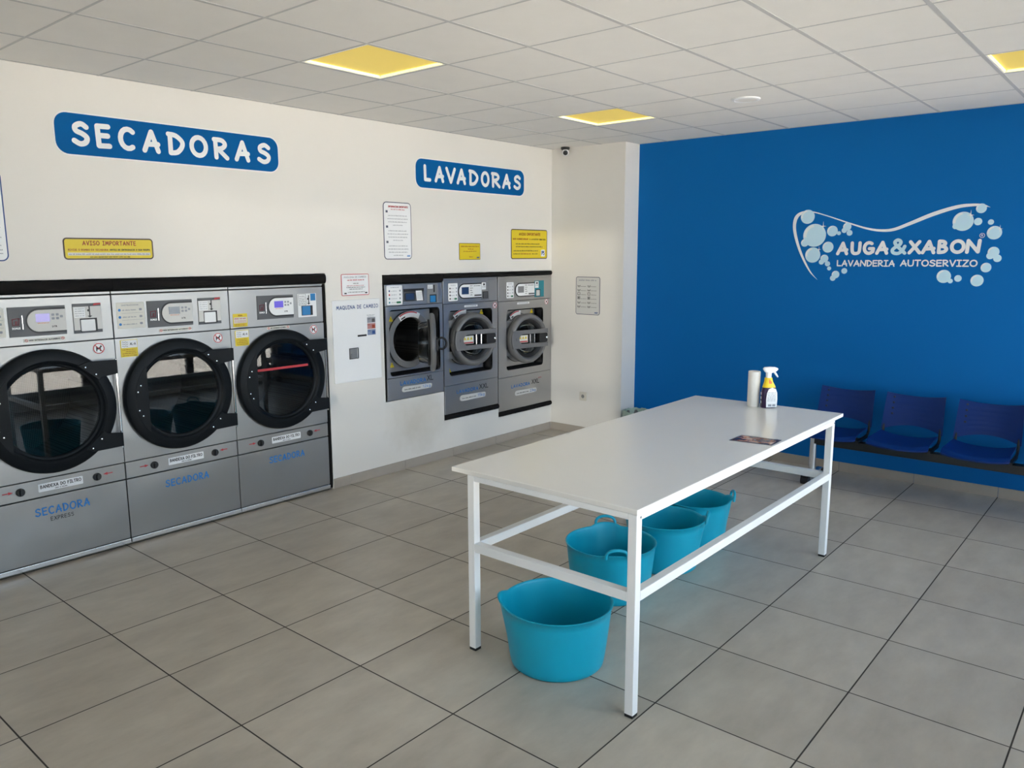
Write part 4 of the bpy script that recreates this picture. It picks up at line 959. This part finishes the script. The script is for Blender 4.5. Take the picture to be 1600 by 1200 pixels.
# the door, standing open about 48 degrees on its right-hand hinge
HX, HY = X0 - .02, 4.890
ang = math.radians(48)
u = Vector((math.sin(ang), -math.cos(ang), 0)); nrm = Vector((math.cos(ang), math.sin(ang), 0))   # along the door from the hinge; outward face
fr = TILT((HX + u.x * .262, HY + u.y * .262, 1.125), u, Vector((0, 0, 1)), nrm)
b = B(); b.lathe(fr, 0, 0, [(.196, -.004), (.246, -.004), (.254, .008), (.252, .026), (.240, .038), (.205, .044), (.188, .036), (.186, .010), (.196, -.004)], 64); door = obj('door', b, 'door_grey', t, smooth=True)
b = B(); b.lathe(fr, 0, 0, [(.190, .012), (.186, -.010), (.176, -.075), (.165, -.100), (.130, -.108), (.001, -.108)], 48); obj('glass_bowl', b, 'bowl_glass', door, smooth=True, angle=50)
b = B(); b.lathe(fr, 0, 0, [(.200, -.004), (.200, -.020), (.188, -.026), (.186, -.006)], 48); obj('door_seal', b, 'black', door, smooth=True)
b = B(); b.rect(fr, -.262, -.09, -.215, .09, -.01, .03); obj('hinge', b, 'black', door, bevel=.004)
b = B(); b.rect(fr, .03, -.055, .225, .055, .040, .058, .02); obj('handle_block', b, 'black', door, bevel=.004)
b = B(); b.tube([fr(.095, .048 * math.sin(2 * PI * k / 20), .094 + .040 * math.cos(2 * PI * k / 20)) for k in range(20)], .010, 10, closed=True); obj('handle', b, 'black', door, smooth=True)
b = B(); b.rect(fr, .080, -.022, .110, .022, .054, .064); obj('handle_stem', b, 'black', door)

# --- the two closed machines
def closed_door(t, cy_, cz_):
    # the door stands a little ajar on its left-hand hinge
    al_ = math.radians(10); hy = cy_ - .25; dx_ = Vector((math.sin(al_), math.cos(al_), 0)); dn_ = Vector((math.cos(al_), -math.sin(al_), 0))
    fd = TILT(Vector((XW_ - .030, hy, 0)) - dx_ * hy, dx_, (0, 0, 1), dn_)
    b = B(); b.lathe(fd, cy_, cz_, [(.193, .012), (.196, .056), (.201, .068), (.211, .076), (.222, .076), (.240, .066), (.251, .048), (.254, .026), (.250, .004), (.204, 0.0), (.193, .012)], 72); door = obj('door', b, 'door_grey', t, smooth=True)
    b = B(); b.lathe(fd, cy_, cz_, [(.164, .026), (.164, .032), (.001, .032), (.001, .026)], 48); obj('glass', b, 'washer_glass', door, smooth=True, angle=60)
    b = B(); b.lathe(fd, cy_, cz_, [(.197, .050), (.184, .048), (.168, .038), (.156, .030), (.156, .016), (.197, .016), (.197, .050)], 56); obj('inner_ring', b, 'black', door, smooth=True)
    b = B(); b.lathe(fd, cy_, cz_, [(.165, .020), (.150, -.030), (.10, -.075), (.001, -.085)], 48); obj('glass_bowl', b, 'washer_glass', door, smooth=True, angle=60)
    # grey grip bar across the door, open at the right-hand end over the glass
    outer = [(.238, -.092), (.238, -.048)] + [(-.100 - .05 * math.sin(q), -.048 * math.cos(q)) for q in [PI * k / 8 for k in range(9)]] + [(.238, .048), (.238, .092)] + [(-math.sqrt(.246 ** 2 - z * z), z) for z in [.092 - .184 * k / 12 for k in range(13)]]
    b = B(); b.prism(fd, [(cy_ + x, cz_ + z) for x, z in outer], .062, .086); obj('grip_bar', b, 'door_grey', door, bevel=.005)
    b = B(); b.rect(fd, cy_ - .195, cz_ - .012, cy_ - .188, cz_ + .014, .086, .0866); obj('grip_mark', b, 'dark_grey', door)
    b = B(); b.rect(fd, cy_ - .135, cz_ - .038, cy_ - .008, cz_ + .036, .046, .048); st = obj('safety_sticker', b, 'cream', door)
    b = B(); b.rect(fd, cy_ - .130, cz_ - .034, cy_ - .013, cz_ - .022, .048, .0486); obj('red_band', b, 'red_ink', st)
    b = B()
    for k in range(3): a = cy_ - .110 + k * .037; b.prism(fd, [(a - .015, cz_), (a + .015, cz_), (a, cz_ + .027)], .048, .0488)
    obj('hazard_symbol', b, 'yellow', st)
    b = B(); b.rect(fd, cy_ + .125, cz_ - .046, cy_ + .236, cz_ + .046, .034, .080, .012); obj('latch_block', b, 'black', door, bevel=.004)
    for x in (.022, .080): 
        b = B(); b.tube([fd(cy_ + x, cz_ - .050, .050), fd(cy_ + x, cz_ + .050, .050)], .005, 8); obj('latch_rod', b, 'chrome', door, smooth=True)
    b = B(); b.lathe(fd, cy_ + .222, cz_, [(.012, .078), (.012, .086), (.006, .090)], 14, cap1=True); obj('latch_knob', b, 'chrome', door, smooth=True)
    return door

def closed_washer(a0, a1, zb, zt, zs, zl, rc, label, cz, sheet, ctl, coin, blue_screen, teal_edge, stk, dog, tri, txt):
    t, fas, low, face = washer(a0, a1, zb, zt, zs, zl, rc, label, cz)
    b = B(); b.rect(FW, a0 + .002, zt + .001, a1 - .006, zt + .020, -.02, -.002); obj('top_trim', b, 'washer_steel', t)
    washer_sheet(t, *sheet, ('black_ink',) * 4, 180)
    x0, z0, x1, z1 = ctl
    def capsule(x0, x1, z0, z1): 
        r = (z1 - z0) / 2; return [(x1, z0), (x1, z1)] + [(x0 + r * 1.1 - r * 1.1 * math.sin(q), (z0 + z1) / 2 + r * math.cos(q)) for q in [PI * k / 16 for k in range(17)]]
    b = B(); b.prism(FW, capsule(x0, x1, z0, z1), .0002, .003); cp = obj('control_panel', b, 'black', t)
    b = B(); b.prism(FW, capsule(x0 + .010, x1, z0 + .010, z1 - .010), .003, .0044); obj('faceplate', b, 'white', cp)
    w = x1 - x0
    b = B(); b.rect(FW, x0 + w * .14, z0 + .042, x0 + w * .44, z1 - .034, .0044, .005); obj('screen', b, blue_screen, cp)
    b = B(); lines(b, FW, x0 + w * .66, x0 + w * .96, z1 - .030, .010, 190, .0054)
    for k in range(5): lines(b, FW, x0 + w * .50, x0 + w * .62, z1 - .028 - k * .021, .009, 191 + k, .0054)
    b.poly(FW, rrect(x0 + w * .68, z0 + .020, x0 + w * .99, z0 + .034), .0054); obj('key_lettering', b, 'dark_grey', cp)
    q0, qz0, q1, qz1 = coin
    b = B(); b.rect(FW, q0, qz0, q1, qz1, .0002, .004, .002); co = obj('coin_unit', b, 'teal' if teal_edge else 'mid_grey', t)
    b = B(); b.rect(FW, q0 + .004, qz1 - .074, q0 + .062, qz1 - .006, .004, .005); pt = obj('price_table', b, 'white', co)
    b = B(); b.rect(FW, q0 + .022, qz1 - .034, q0 + .046, qz1 - .016, .005, .0056); lines(b, FW, q0 + .010, q0 + .056, qz1 - .050, .007, 198, .0058); b.flat = False; obj('small_print', b, 'black_ink', pt)
    b = B(); b.rect(FW, q0 + .014, qz0 + .010, q0 + .092, qz0 + .078, .004, .005); obj('return_recess', b, 'black', co)
    b = B(); b.rect(FW, q0 + .020, qz0 + .014, q0 + .074, qz0 + .070, .005, .011, .003); obj('return_flap', b, 'dark_grey' if not teal_edge else 'pale_grey', co)
    st = sticker(t, 'rug_ban_sticker', FW, stk[0], stk[1], stk[2], stk[3], 'white', .003)
    b = B(); lines(b, FW, stk[0] + .02, stk[2] - .02, stk[1] + .006, .008, 200, .0026); obj('small_print', b, 'grey_ink', st)
    qx, qz = dog
    b = B(); b.disc(FW, qx, qz, .030, .0002, .0018, 28); nd = obj('no_dogs_sticker', b, 'white', t)
    b = B(); b.frame(FW, circ(qx, qz, .029, 28), circ(qx, qz, .025, 28), .0018, .0026); stroke(b, FW, [(qx - .018, qz + .018), (qx + .018, qz - .018)], .004, .0028, 0); obj('ban_ring', b, 'red_ink', nd)
    b = B(); b.prism(FW, [(qx - .013, qz - .015), (qx - .008, qz - .015), (qx - .007, qz - .005), (qx + .003, qz - .005), (qx + .005, qz - .015), (qx + .010, qz - .015), (qx + .011, qz + .005), (qx + .016, qz + .010), (qx + .008, qz + .016), (qx + .003, qz + .005), (qx - .010, qz + .005)], .0018, .0024); obj('dog_figure', b, 'black_ink', nd)
    for q in tri: triangle(face, LW(XW_ - .092), *q, .026)
    r0, rz0, r1, rz1 = rc
    for z in (.115, -.175):
        b = B(); b.rect(LW(XW_ - .092), r0 + .002, cz[1] + z, r0 + .16, cz[1] + z + .07, .0, .045); obj('hinge_bracket', b, 'mid_grey', face)
    closed_door(t, cz[0], cz[1])
    arc_label(face, LW(XW_ - .092), cz[0] - .01, cz[1] + .03, .205, .250, 84, 128, .026)
    washer_text(low, FW, *txt)
    return t
closed_washer(5.048, 5.796, .406, 1.640, 1.430, .674, (5.117, .760, 5.716, 1.366), 'middle washing machine with closed round door, marked LAVADORA XXL', (5.405, 1.088),
              (5.116, 1.455, 5.236, 1.616), (5.244, 1.468, 5.562, 1.610), (5.562, 1.450, 5.668, 1.619), 'lcd_navy', False, (5.324, 1.389, 5.506, 1.408), (5.754, 1.387), ((5.66, 1.325), (5.205, .80)),
              (5.205, 5.505, 5.520, 5.650, .584, .626, 'XXL', '15kg', (5.250, 5.612, .505, .560)))
closed_washer(5.804, 6.662, .314, 1.640, 1.416, .652, (5.928, .722, 6.522, 1.330), 'washing machine next to the white corner column, with teal edged coin unit', (6.215, 1.030),
              (5.930, 1.446, 6.038, 1.604), (6.062, 1.452, 6.372, 1.592), (6.376, 1.440, 6.528, 1.608), 'mid_grey', True, (6.095, 1.378, 6.290, 1.397), (6.575, 1.385), ((6.44, 1.29),),
              (5.998, 6.300, 6.328, 6.455, .530, .572, 'XXL', '23kg', (6.056, 6.412, .445, .495), True))

# ------------------------------------------------------------------ folding table
TZ = .888
t = thing('folding_table', 'long white laundry folding table on a square tube frame', 'table', (-2.03, 3.75, 0))
b = B(); b.box(-2.535, -1.523, 2.552, 5.000, TZ - .021, TZ); obj('tabletop', b, 'table_top', t, bevel=.0025)
def bar(name, x0, x1, y0, y1, z0, z1, parent=t):
    b = B(); b.box(x0, x1, y0, y1, z0, z1); return obj(name, b, 'table_frame', parent, bevel=.0025)
lx = ((-2.435, -2.395), (-1.565, -1.525)); ly = ((2.554, 2.594), (4.815, 4.855))
for i, (x0, x1) in enumerate(lx):
    for j, (y0, y1) in enumerate(ly):
        leg = bar('leg', x0, x1, y0, y1, .012, TZ - .022)
        b = B(); b.box(x0 + .001, x1 - .001, y0 + .001, y1 - .001, 0, .013); obj('foot_cap', b, 'black', leg)
        for z in (TZ - .036,) if i else (TZ - .036, .53):
            b = B(); b.lathe(LW(x1), y0 + .028, z, [(.005, 0), (.005, .002), (.002, .003)], 10, cap1=True); obj('bolt', b, 'mid_grey' if i else 'pale_grey', leg)
for j, (y0, y1) in enumerate(ly):
    bar('apron_rail', lx[0][1], lx[1][0], y0, y1, TZ - .048, TZ - .022); bar('lower_rail', lx[0][1], lx[1][0], y0, y1, .498, .540)
for i, (x0, x1) in enumerate(lx):
    bar('apron_rail', x0, x1, ly[0][1], ly[1][0], TZ - .048, TZ - .022); bar('lower_rail', x0, x1, ly[0][1], ly[1][0], .498, .540)

# ------------------------------------------------------------------ things on the table
t = thing('paper_roll', 'upright white paper towel roll on the table beside the spray bottle', 'paper roll', (-2.062, 4.885, TZ))
b = B(); b.lathe(HZ(TZ), -2.062, 4.885, [(.016, .0), (.037, .0), (.0385, .004), (.0385, .226), (.037, .230), (.016, .230), (.016, .0)], 36); obj('paper', b, 'paper', t, smooth=True)
b = B(); b.lathe(HZ(TZ), -2.062, 4.885, [(.0165, .001), (.0165, .229), (.0145, .229), (.0145, .001), (.0165, .001)], 24); obj('core', b, 'cream', t, smooth=True)

t = thing('spray_bottle', 'purple and yellow spray bottle with white trigger head, on the table', 'spray bottle', (-1.965, 4.895, TZ))
ax = Vector((math.cos(.80), math.sin(.80), 0)); ay = Vector((-math.sin(.80), math.cos(.80), 0)); O = Vector((-1.965, 4.895, TZ))
def oval(b, prof, n=32, pw=2.6):
    rows = []
    for (hx, hy, z, ox) in prof:
        row = []
        for k in range(n + 1):
            q = 2 * PI * k / n; c, s = math.cos(q), math.sin(q)
            row.append(O + ax * (ox + hx * math.copysign(abs(c) ** (2 / pw), c)) + ay * (hy * math.copysign(abs(s) ** (2 / pw), s)) + Vector((0, 0, z)))
        rows.append(row)
    b.grid(rows); bmesh.ops.remove_doubles(b.bm, verts=b.bm.verts[:], dist=1e-6)
    return b
b = B(); oval(b, [(.001, .001, 0, 0), (.046, .026, 0, 0), (.050, .029, .006, 0), (.050, .030, .060, 0), (.048, .029, .105, 0), (.042, .026, .132, 0), (.034, .022, .148, 0)]); body = obj('body', b, 'bottle', t, smooth=True, angle=50)
b = B(); oval(b, [(.0425, .0265, .133, 0), (.0405, .0255, .140, 0), (.028, .020, .168, -.004), (.024, .019, .190, -.006), (.023, .018, .196, -.006), (.001, .001, .196, -.006)]); col_ = obj('collar', b, 'bottle_yellow', t, smooth=True, angle=50)
b = B(); b.prism(TILT(O, ax, Vector((0, 0, 1)), -ay), [(-.010, .160), (.008, .158), (.010, .170), (.002, .176), (-.004, .188), (-.010, .178)], .0200, .0225); obj('emblem', b, 'orange_ink', col_)
lf = TILT(O, ax, Vector((0, 0, 1)), -ay)
b = B(); P = [(-.026, .006), (.044, .006), (.046, .060), (.043, .100), (.034, .124), (.010, .134), (-.012, .124), (-.024, .098), (-.028, .055)]; b.prism(lf, P, .0292, .0312); lab = obj('label', b, 'white', body)
b = B(); [lines(b, lf, -.020, .036, .046 + k * .009, .005, 210 + k, .0320) for k in range(7)]; obj('small_print', b, 'grey_ink', lab)
b = B(); b.poly(lf, rrect(-.014, .012, .008, .026), .0320); b.poly(lf, rrect(.014, .012, .034, .026), .0320); b.flat = True; obj('barcode', b, 'grey_ink', lab)
b = B(); [b.poly(TILT(O, ay, Vector((0, 0, 1)), -ax), rrect(-.010, .030 + k * .028, .006, .046 + k * .028), .0508) for k in range(3)]; obj('side_print', b, 'cream', body)
b = B(); oval(b, [(.017, .015, .195, -.006), (.017, .015, .232, -.006), (.020, .015, .236, -.006), (.001, .001, .237, -.006)]); obj('neck', b, 'white', t, smooth=True, angle=50)
b = B(); oval(b, [(.020, .012, .226, -.004), (.040, .016, .236, .004), (.050, .018, .248, .006), (.050, .018, .256, .004), (.036, .015, .264, -.002), (.001, .001, .267, 0)], pw=2.2); obj('spray_head', b, 'white', t, smooth=True, angle=60)
b = B(); b.tube([O + ax * x + Vector((0, 0, z)) for x, z in ((.026, .240), (.036, .226), (.046, .212), (.056, .198))], [.008, .007, .0065, .005], 10); obj('trigger', b, 'white', t, smooth=True)

t = thing('flyer', 'dark glossy picture flyer lying near the edge of the table top', 'flyer', (-1.647, 3.965, TZ))
FT = HZ(TZ)
b = B(); Q = [(-1.757, 3.872), (-1.537, 3.904), (-1.541, 4.050), (-1.758, 4.030)]; b.prism(FT, Q, .0005, .0020); obj('sheet', b, 'flyer_edge', t)
b = B(); b.prism(FT, [(-1.747, 3.884), (-1.550, 3.914), (-1.553, 4.038), (-1.748, 4.020)], .0020, .0024); obj('picture', b, 'flyer', t)

# ------------------------------------------------------------------ rubber tubs under the table
def tub(x, y, rt, rb, zt, ang, label, lip=.014, loops=True):
    t = thing('laundry_tub', label, 'laundry tub', (x, y, 0), 'turquoise rubber laundry tubs')
    n = 72; wall = .006
    def shape(r, z, q, k):
        """the rim lifts and flares a little at the two handle sides"""
        c = math.cos(q - ang); c = abs(c) if loops else c; f = max(0.0, (c - .94) / .06) ** .8 * k
        return Vector((x + (r + f * .020) * math.cos(q), y + (r + f * .020) * math.sin(q), z + f * lip))
    prof = [(.001, .004, 0), (rb - .03, .003, 0), (rb - .010, .001, 0), (rb - .002, .008, 0), (rb + .003, .03, 0)]
    for k in range(1, 8):
        q = k / 7; prof.append((rb + .003 + (rt - rb - .006) * q ** .9, .03 + (zt - .03 - .008) * q, max(0, (q - .4) / .6)))
    prof += [(rt + .003, zt - .006, 1), (rt + .004, zt - .001, 1), (rt, zt + .001, 1), (rt - wall, zt - .002, 1)]
    for k in range(7, 0, -1):
        q = k / 7; prof.append((rb + .003 + (rt - rb - .006) * q ** .9 - wall, .03 + (zt - .03 - .012) * q, max(0, (q - .4) / .6)))
    prof += [(rb - .012, .014, 0), (.001, .012, 0)]
    b = B(); b.grid([[shape(r, z, 2 * PI * j / n, k) for j in range(n + 1)] for r, z, k in prof]); bmesh.ops.remove_doubles(b.bm, verts=b.bm.verts[:], dist=1e-6)
    obj('bucket', b, 'tub', t, smooth=True, angle=70)
    for s in (0, PI) if loops else ():
        a = ang + s; er = Vector((math.cos(a), math.sin(a), 0)); et = Vector((-math.sin(a), math.cos(a), 0)); base = Vector((x, y, zt + lip - .006)) + er * (rt + .018)
        pts = []
        for k in range(13):
            q = PI * k / 12; pts.append(base + et * (-.058 * math.cos(q) * (1 if True else 1)) + Vector((0, 0, .052 * math.sin(q) ** .6 - .012)) + er * (.010 * math.sin(q)))
        b = B(); b.tube(pts, .0085, 10); obj('handle', b, 'tub', t, smooth=True)
tub(-2.053, 2.746, .255, .217, .295, math.radians(217), 'front turquoise tub at the near end of the table, nearest the camera', .020, False)
tub(-2.281, 3.545, .250, .214, .297, math.radians(130), 'turquoise tub with its handle turned to the camera, second from the near end')
tub(-2.243, 4.084, .227, .196, .300, math.radians(25), 'turquoise tub under the middle of the table, third from the near end')
tub(-2.276, 4.552, .212, .184, .300, math.radians(35), 'farthest turquoise tub under the table, nearest the blue wall')

# ------------------------------------------------------------------ row of joined seats
def seating():
    t = thing('beam_seating', 'row of blue plastic seats joined on a black beam against the blue wall', 'bench', (-1.25, 6.5, 0))
    yb = 6.47
    b = B(); b.box(-2.16, 0.07, yb - .040, yb + .038, .318, .384); obj('beam', b, 'black', t, bevel=.004)
    for px in (-2.195, 0.10):
        b = B(); b.tube([(px, yb, .075), (px, yb, .375)], .028, 16); post = obj('post', b, 'bright_steel', t, smooth=True)
        b = B(); b.box(px, px + (.035 if px < -1 else -.035), yb - .024, yb + .030, .322, .377) ; obj('beam_socket', b, 'black', post)
        b = B(); b.box(px - .026, px + .026, yb - .165, yb + .20, .050, .080); foot = obj('foot', b, 'bright_steel', t, bevel=.012)
        for yy in (yb - .145, yb + .185):
            b = B(); b.tube([(px - .030, yy, .034), (px + .030, yy, .034)], .034, 20); cs = obj('caster', b, 'black', t, smooth=True)
            b = B(); b.box(px - .032, px + .032, yy - .020, yy + .020, .050, .072); obj('caster_fork', b, 'black', cs)
    for k in range(4):
        xc = -2.035 + .518 * k
        # seat shell: dished, front edge bowed and turned down
        b = B(); rows = []
        nu, nv = 14, 12
        for lay in (0, 1):
            rr = []
            for j in range(nv + 1):
                v = j / nv; row = []
                for i in range(nu + 1):
                    q = -1 + 2 * i / nu; hw = .218 - .012 * v
                    rx_ = q * hw
                    yy = 6.285 + .36 * v - (1 - q * q) * .050 * (1 - v) 
                    z = .452 - .018 * (1 - q * q) * (1 if v > .15 else v / .15) + .010 * v + .012 * abs(q) ** 4 - .030 * max(0, (.16 - v) / .16) ** 2
                    row.append(Vector((xc + rx_, yy, z - .011 * lay)))
                rr.append(row)
            rows.append(rr)
        top = [[b.v(p) for p in r] for r in rows[0]]; bot = [[b.v(p) for p in r] for r in rows[1]]
        for j in range(nv):
            for i in range(nu): b.face([top[j][i], top[j][i + 1], top[j + 1][i + 1], top[j + 1][i]]); b.face([bot[j][i], bot[j + 1][i], bot[j + 1][i + 1], bot[j][i + 1]])
        for i in range(nu): b.face([top[0][i + 1], top[0][i], bot[0][i], bot[0][i + 1]]); b.face([top[nv][i], top[nv][i + 1], bot[nv][i + 1], bot[nv][i]])
        for j in range(nv): b.face([top[j][0], top[j + 1][0], bot[j + 1][0], bot[j][0]]); b.face([top[j + 1][nu], top[j][nu], bot[j][nu], bot[j + 1][nu]])
        obj('seat', b, 'chair_blue', t, smooth=True, angle=45)
        # backrest: curved shell leaning back, arched lower edge, dipped top edge, horizontal slats
        b = B(); nu, nv = 18, 20; LAY = []
        for lay in (0, 1):
            rr = []
            for j in range(nv + 1):
                v = j / nv; row = []
                for i in range(nu + 1):
                    q = -1 + 2 * i / nu
                    zb_ = .478 + .046 * (1 - abs(q) ** 2.0); zt_ = .772 - .022 * (1 - q * q)
                    z = zb_ + (zt_ - zb_) * v; hw = .222 - .010 * ((z - .5) / .27)
                    yy = 6.645 + .075 * max(0.0, (z - .478) / .294) ** 1.2 + .040 * (1 - q * q)
                    groove = .0025 if (lay == 0 and .18 < v < .86 and abs(q) < .72 and int(v * 20) % 3 == 1) else 0
                    row.append(Vector((xc + .012 + q * hw, yy + groove + .010 * lay, z)))
                rr.append(row)
            LAY.append([[b.v(p) for p in r] for r in rr])
        top, bot = LAY
        for j in range(nv):
            for i in range(nu): b.face([top[j][i], top[j][i + 1], top[j + 1][i + 1], top[j + 1][i]]); b.face([bot[j][i], bot[j + 1][i], bot[j + 1][i + 1], bot[j][i + 1]])
        for i in range(nu): b.face([top[0][i + 1], top[0][i], bot[0][i], bot[0][i + 1]]); b.face([top[nv][i], top[nv][i + 1], bot[nv][i + 1], bot[nv][i]])
        for j in range(nv): b.face([top[j][0], top[j + 1][0], bot[j + 1][0], bot[j][0]]); b.face([top[j + 1][nu], top[j][nu], bot[j][nu], bot[j + 1][nu]])
        back = obj('backrest', b, 'chair_blue', t, smooth=True, angle=40)
        for q in range(4):
            for s in (-1,):
                z = .735 - .043 * q; b = B()
                yv = 6.645 + .075 * max(0.0, (z - .478) / .294) ** 1.2 + .040 * (1 - .72 ** 2)
                b.disc(BW(yv), xc + .012 - .158, z, .008, -.002, .0035, 12); obj('slot_hole', b, 'black', back)
        for s in (-1, 1):
            b = B(); xs = xc + .010 + s * .205
            b.tube([(xs, 6.50, .405), (xs, 6.62, .420), (xs, 6.652, .445), (xs, 6.660, .50), (xs, 6.690, .58)], .0105, 8); obj('bracket', b, 'black', t, smooth=True)
        b = B(); b.box(xc - .20, xc + .22, yb - .012, yb + .012, .377, .412); b.box(xc - .206, xc - .184, 6.34, 6.60, .398, .418); b.box(xc + .204, xc + .226, 6.34, 6.60, .398, .418); obj('seat_bracket', b, 'black', t)
seating()

# ------------------------------------------------------------------ bin in the corner behind the table
t = thing('waste_bin', 'grey bin with pale green liner in the corner behind the table', 'waste bin', (-4.03, 6.70, 0))
b = B(); b.lathe(HZ(0), -4.03, 6.72, [(.001, .0), (.105, .0), (.112, .006), (.140, .30), (.146, .302), (.146, .308), (.134, .308), (.106, .01), (.001, .01)], 40); obj('body', b, 'bin', t, smooth=True)
b = B(); R = random.Random(4); rows = []
for (r, z) in ((.128, .20), (.132, .312), (.140, .326), (.151, .316), (.156, .280), (.153, .248)):
    rows.append([Vector((-4.03 + (r + .004 * math.sin(9 * q * 2 * PI / 48) + R.uniform(-.002, .002)) * math.cos(2 * PI * q / 48), 6.72 + (r + .004 * math.sin(9 * q * 2 * PI / 48)) * math.sin(2 * PI * q / 48), z + R.uniform(-.006, .006))) for q in range(48)])
for r in rows: r.append(r[0].copy())
b.grid(rows); bmesh.ops.remove_doubles(b.bm, verts=b.bm.verts[:], dist=1e-6); obj('liner', b, 'liner', t, smooth=True, angle=70)
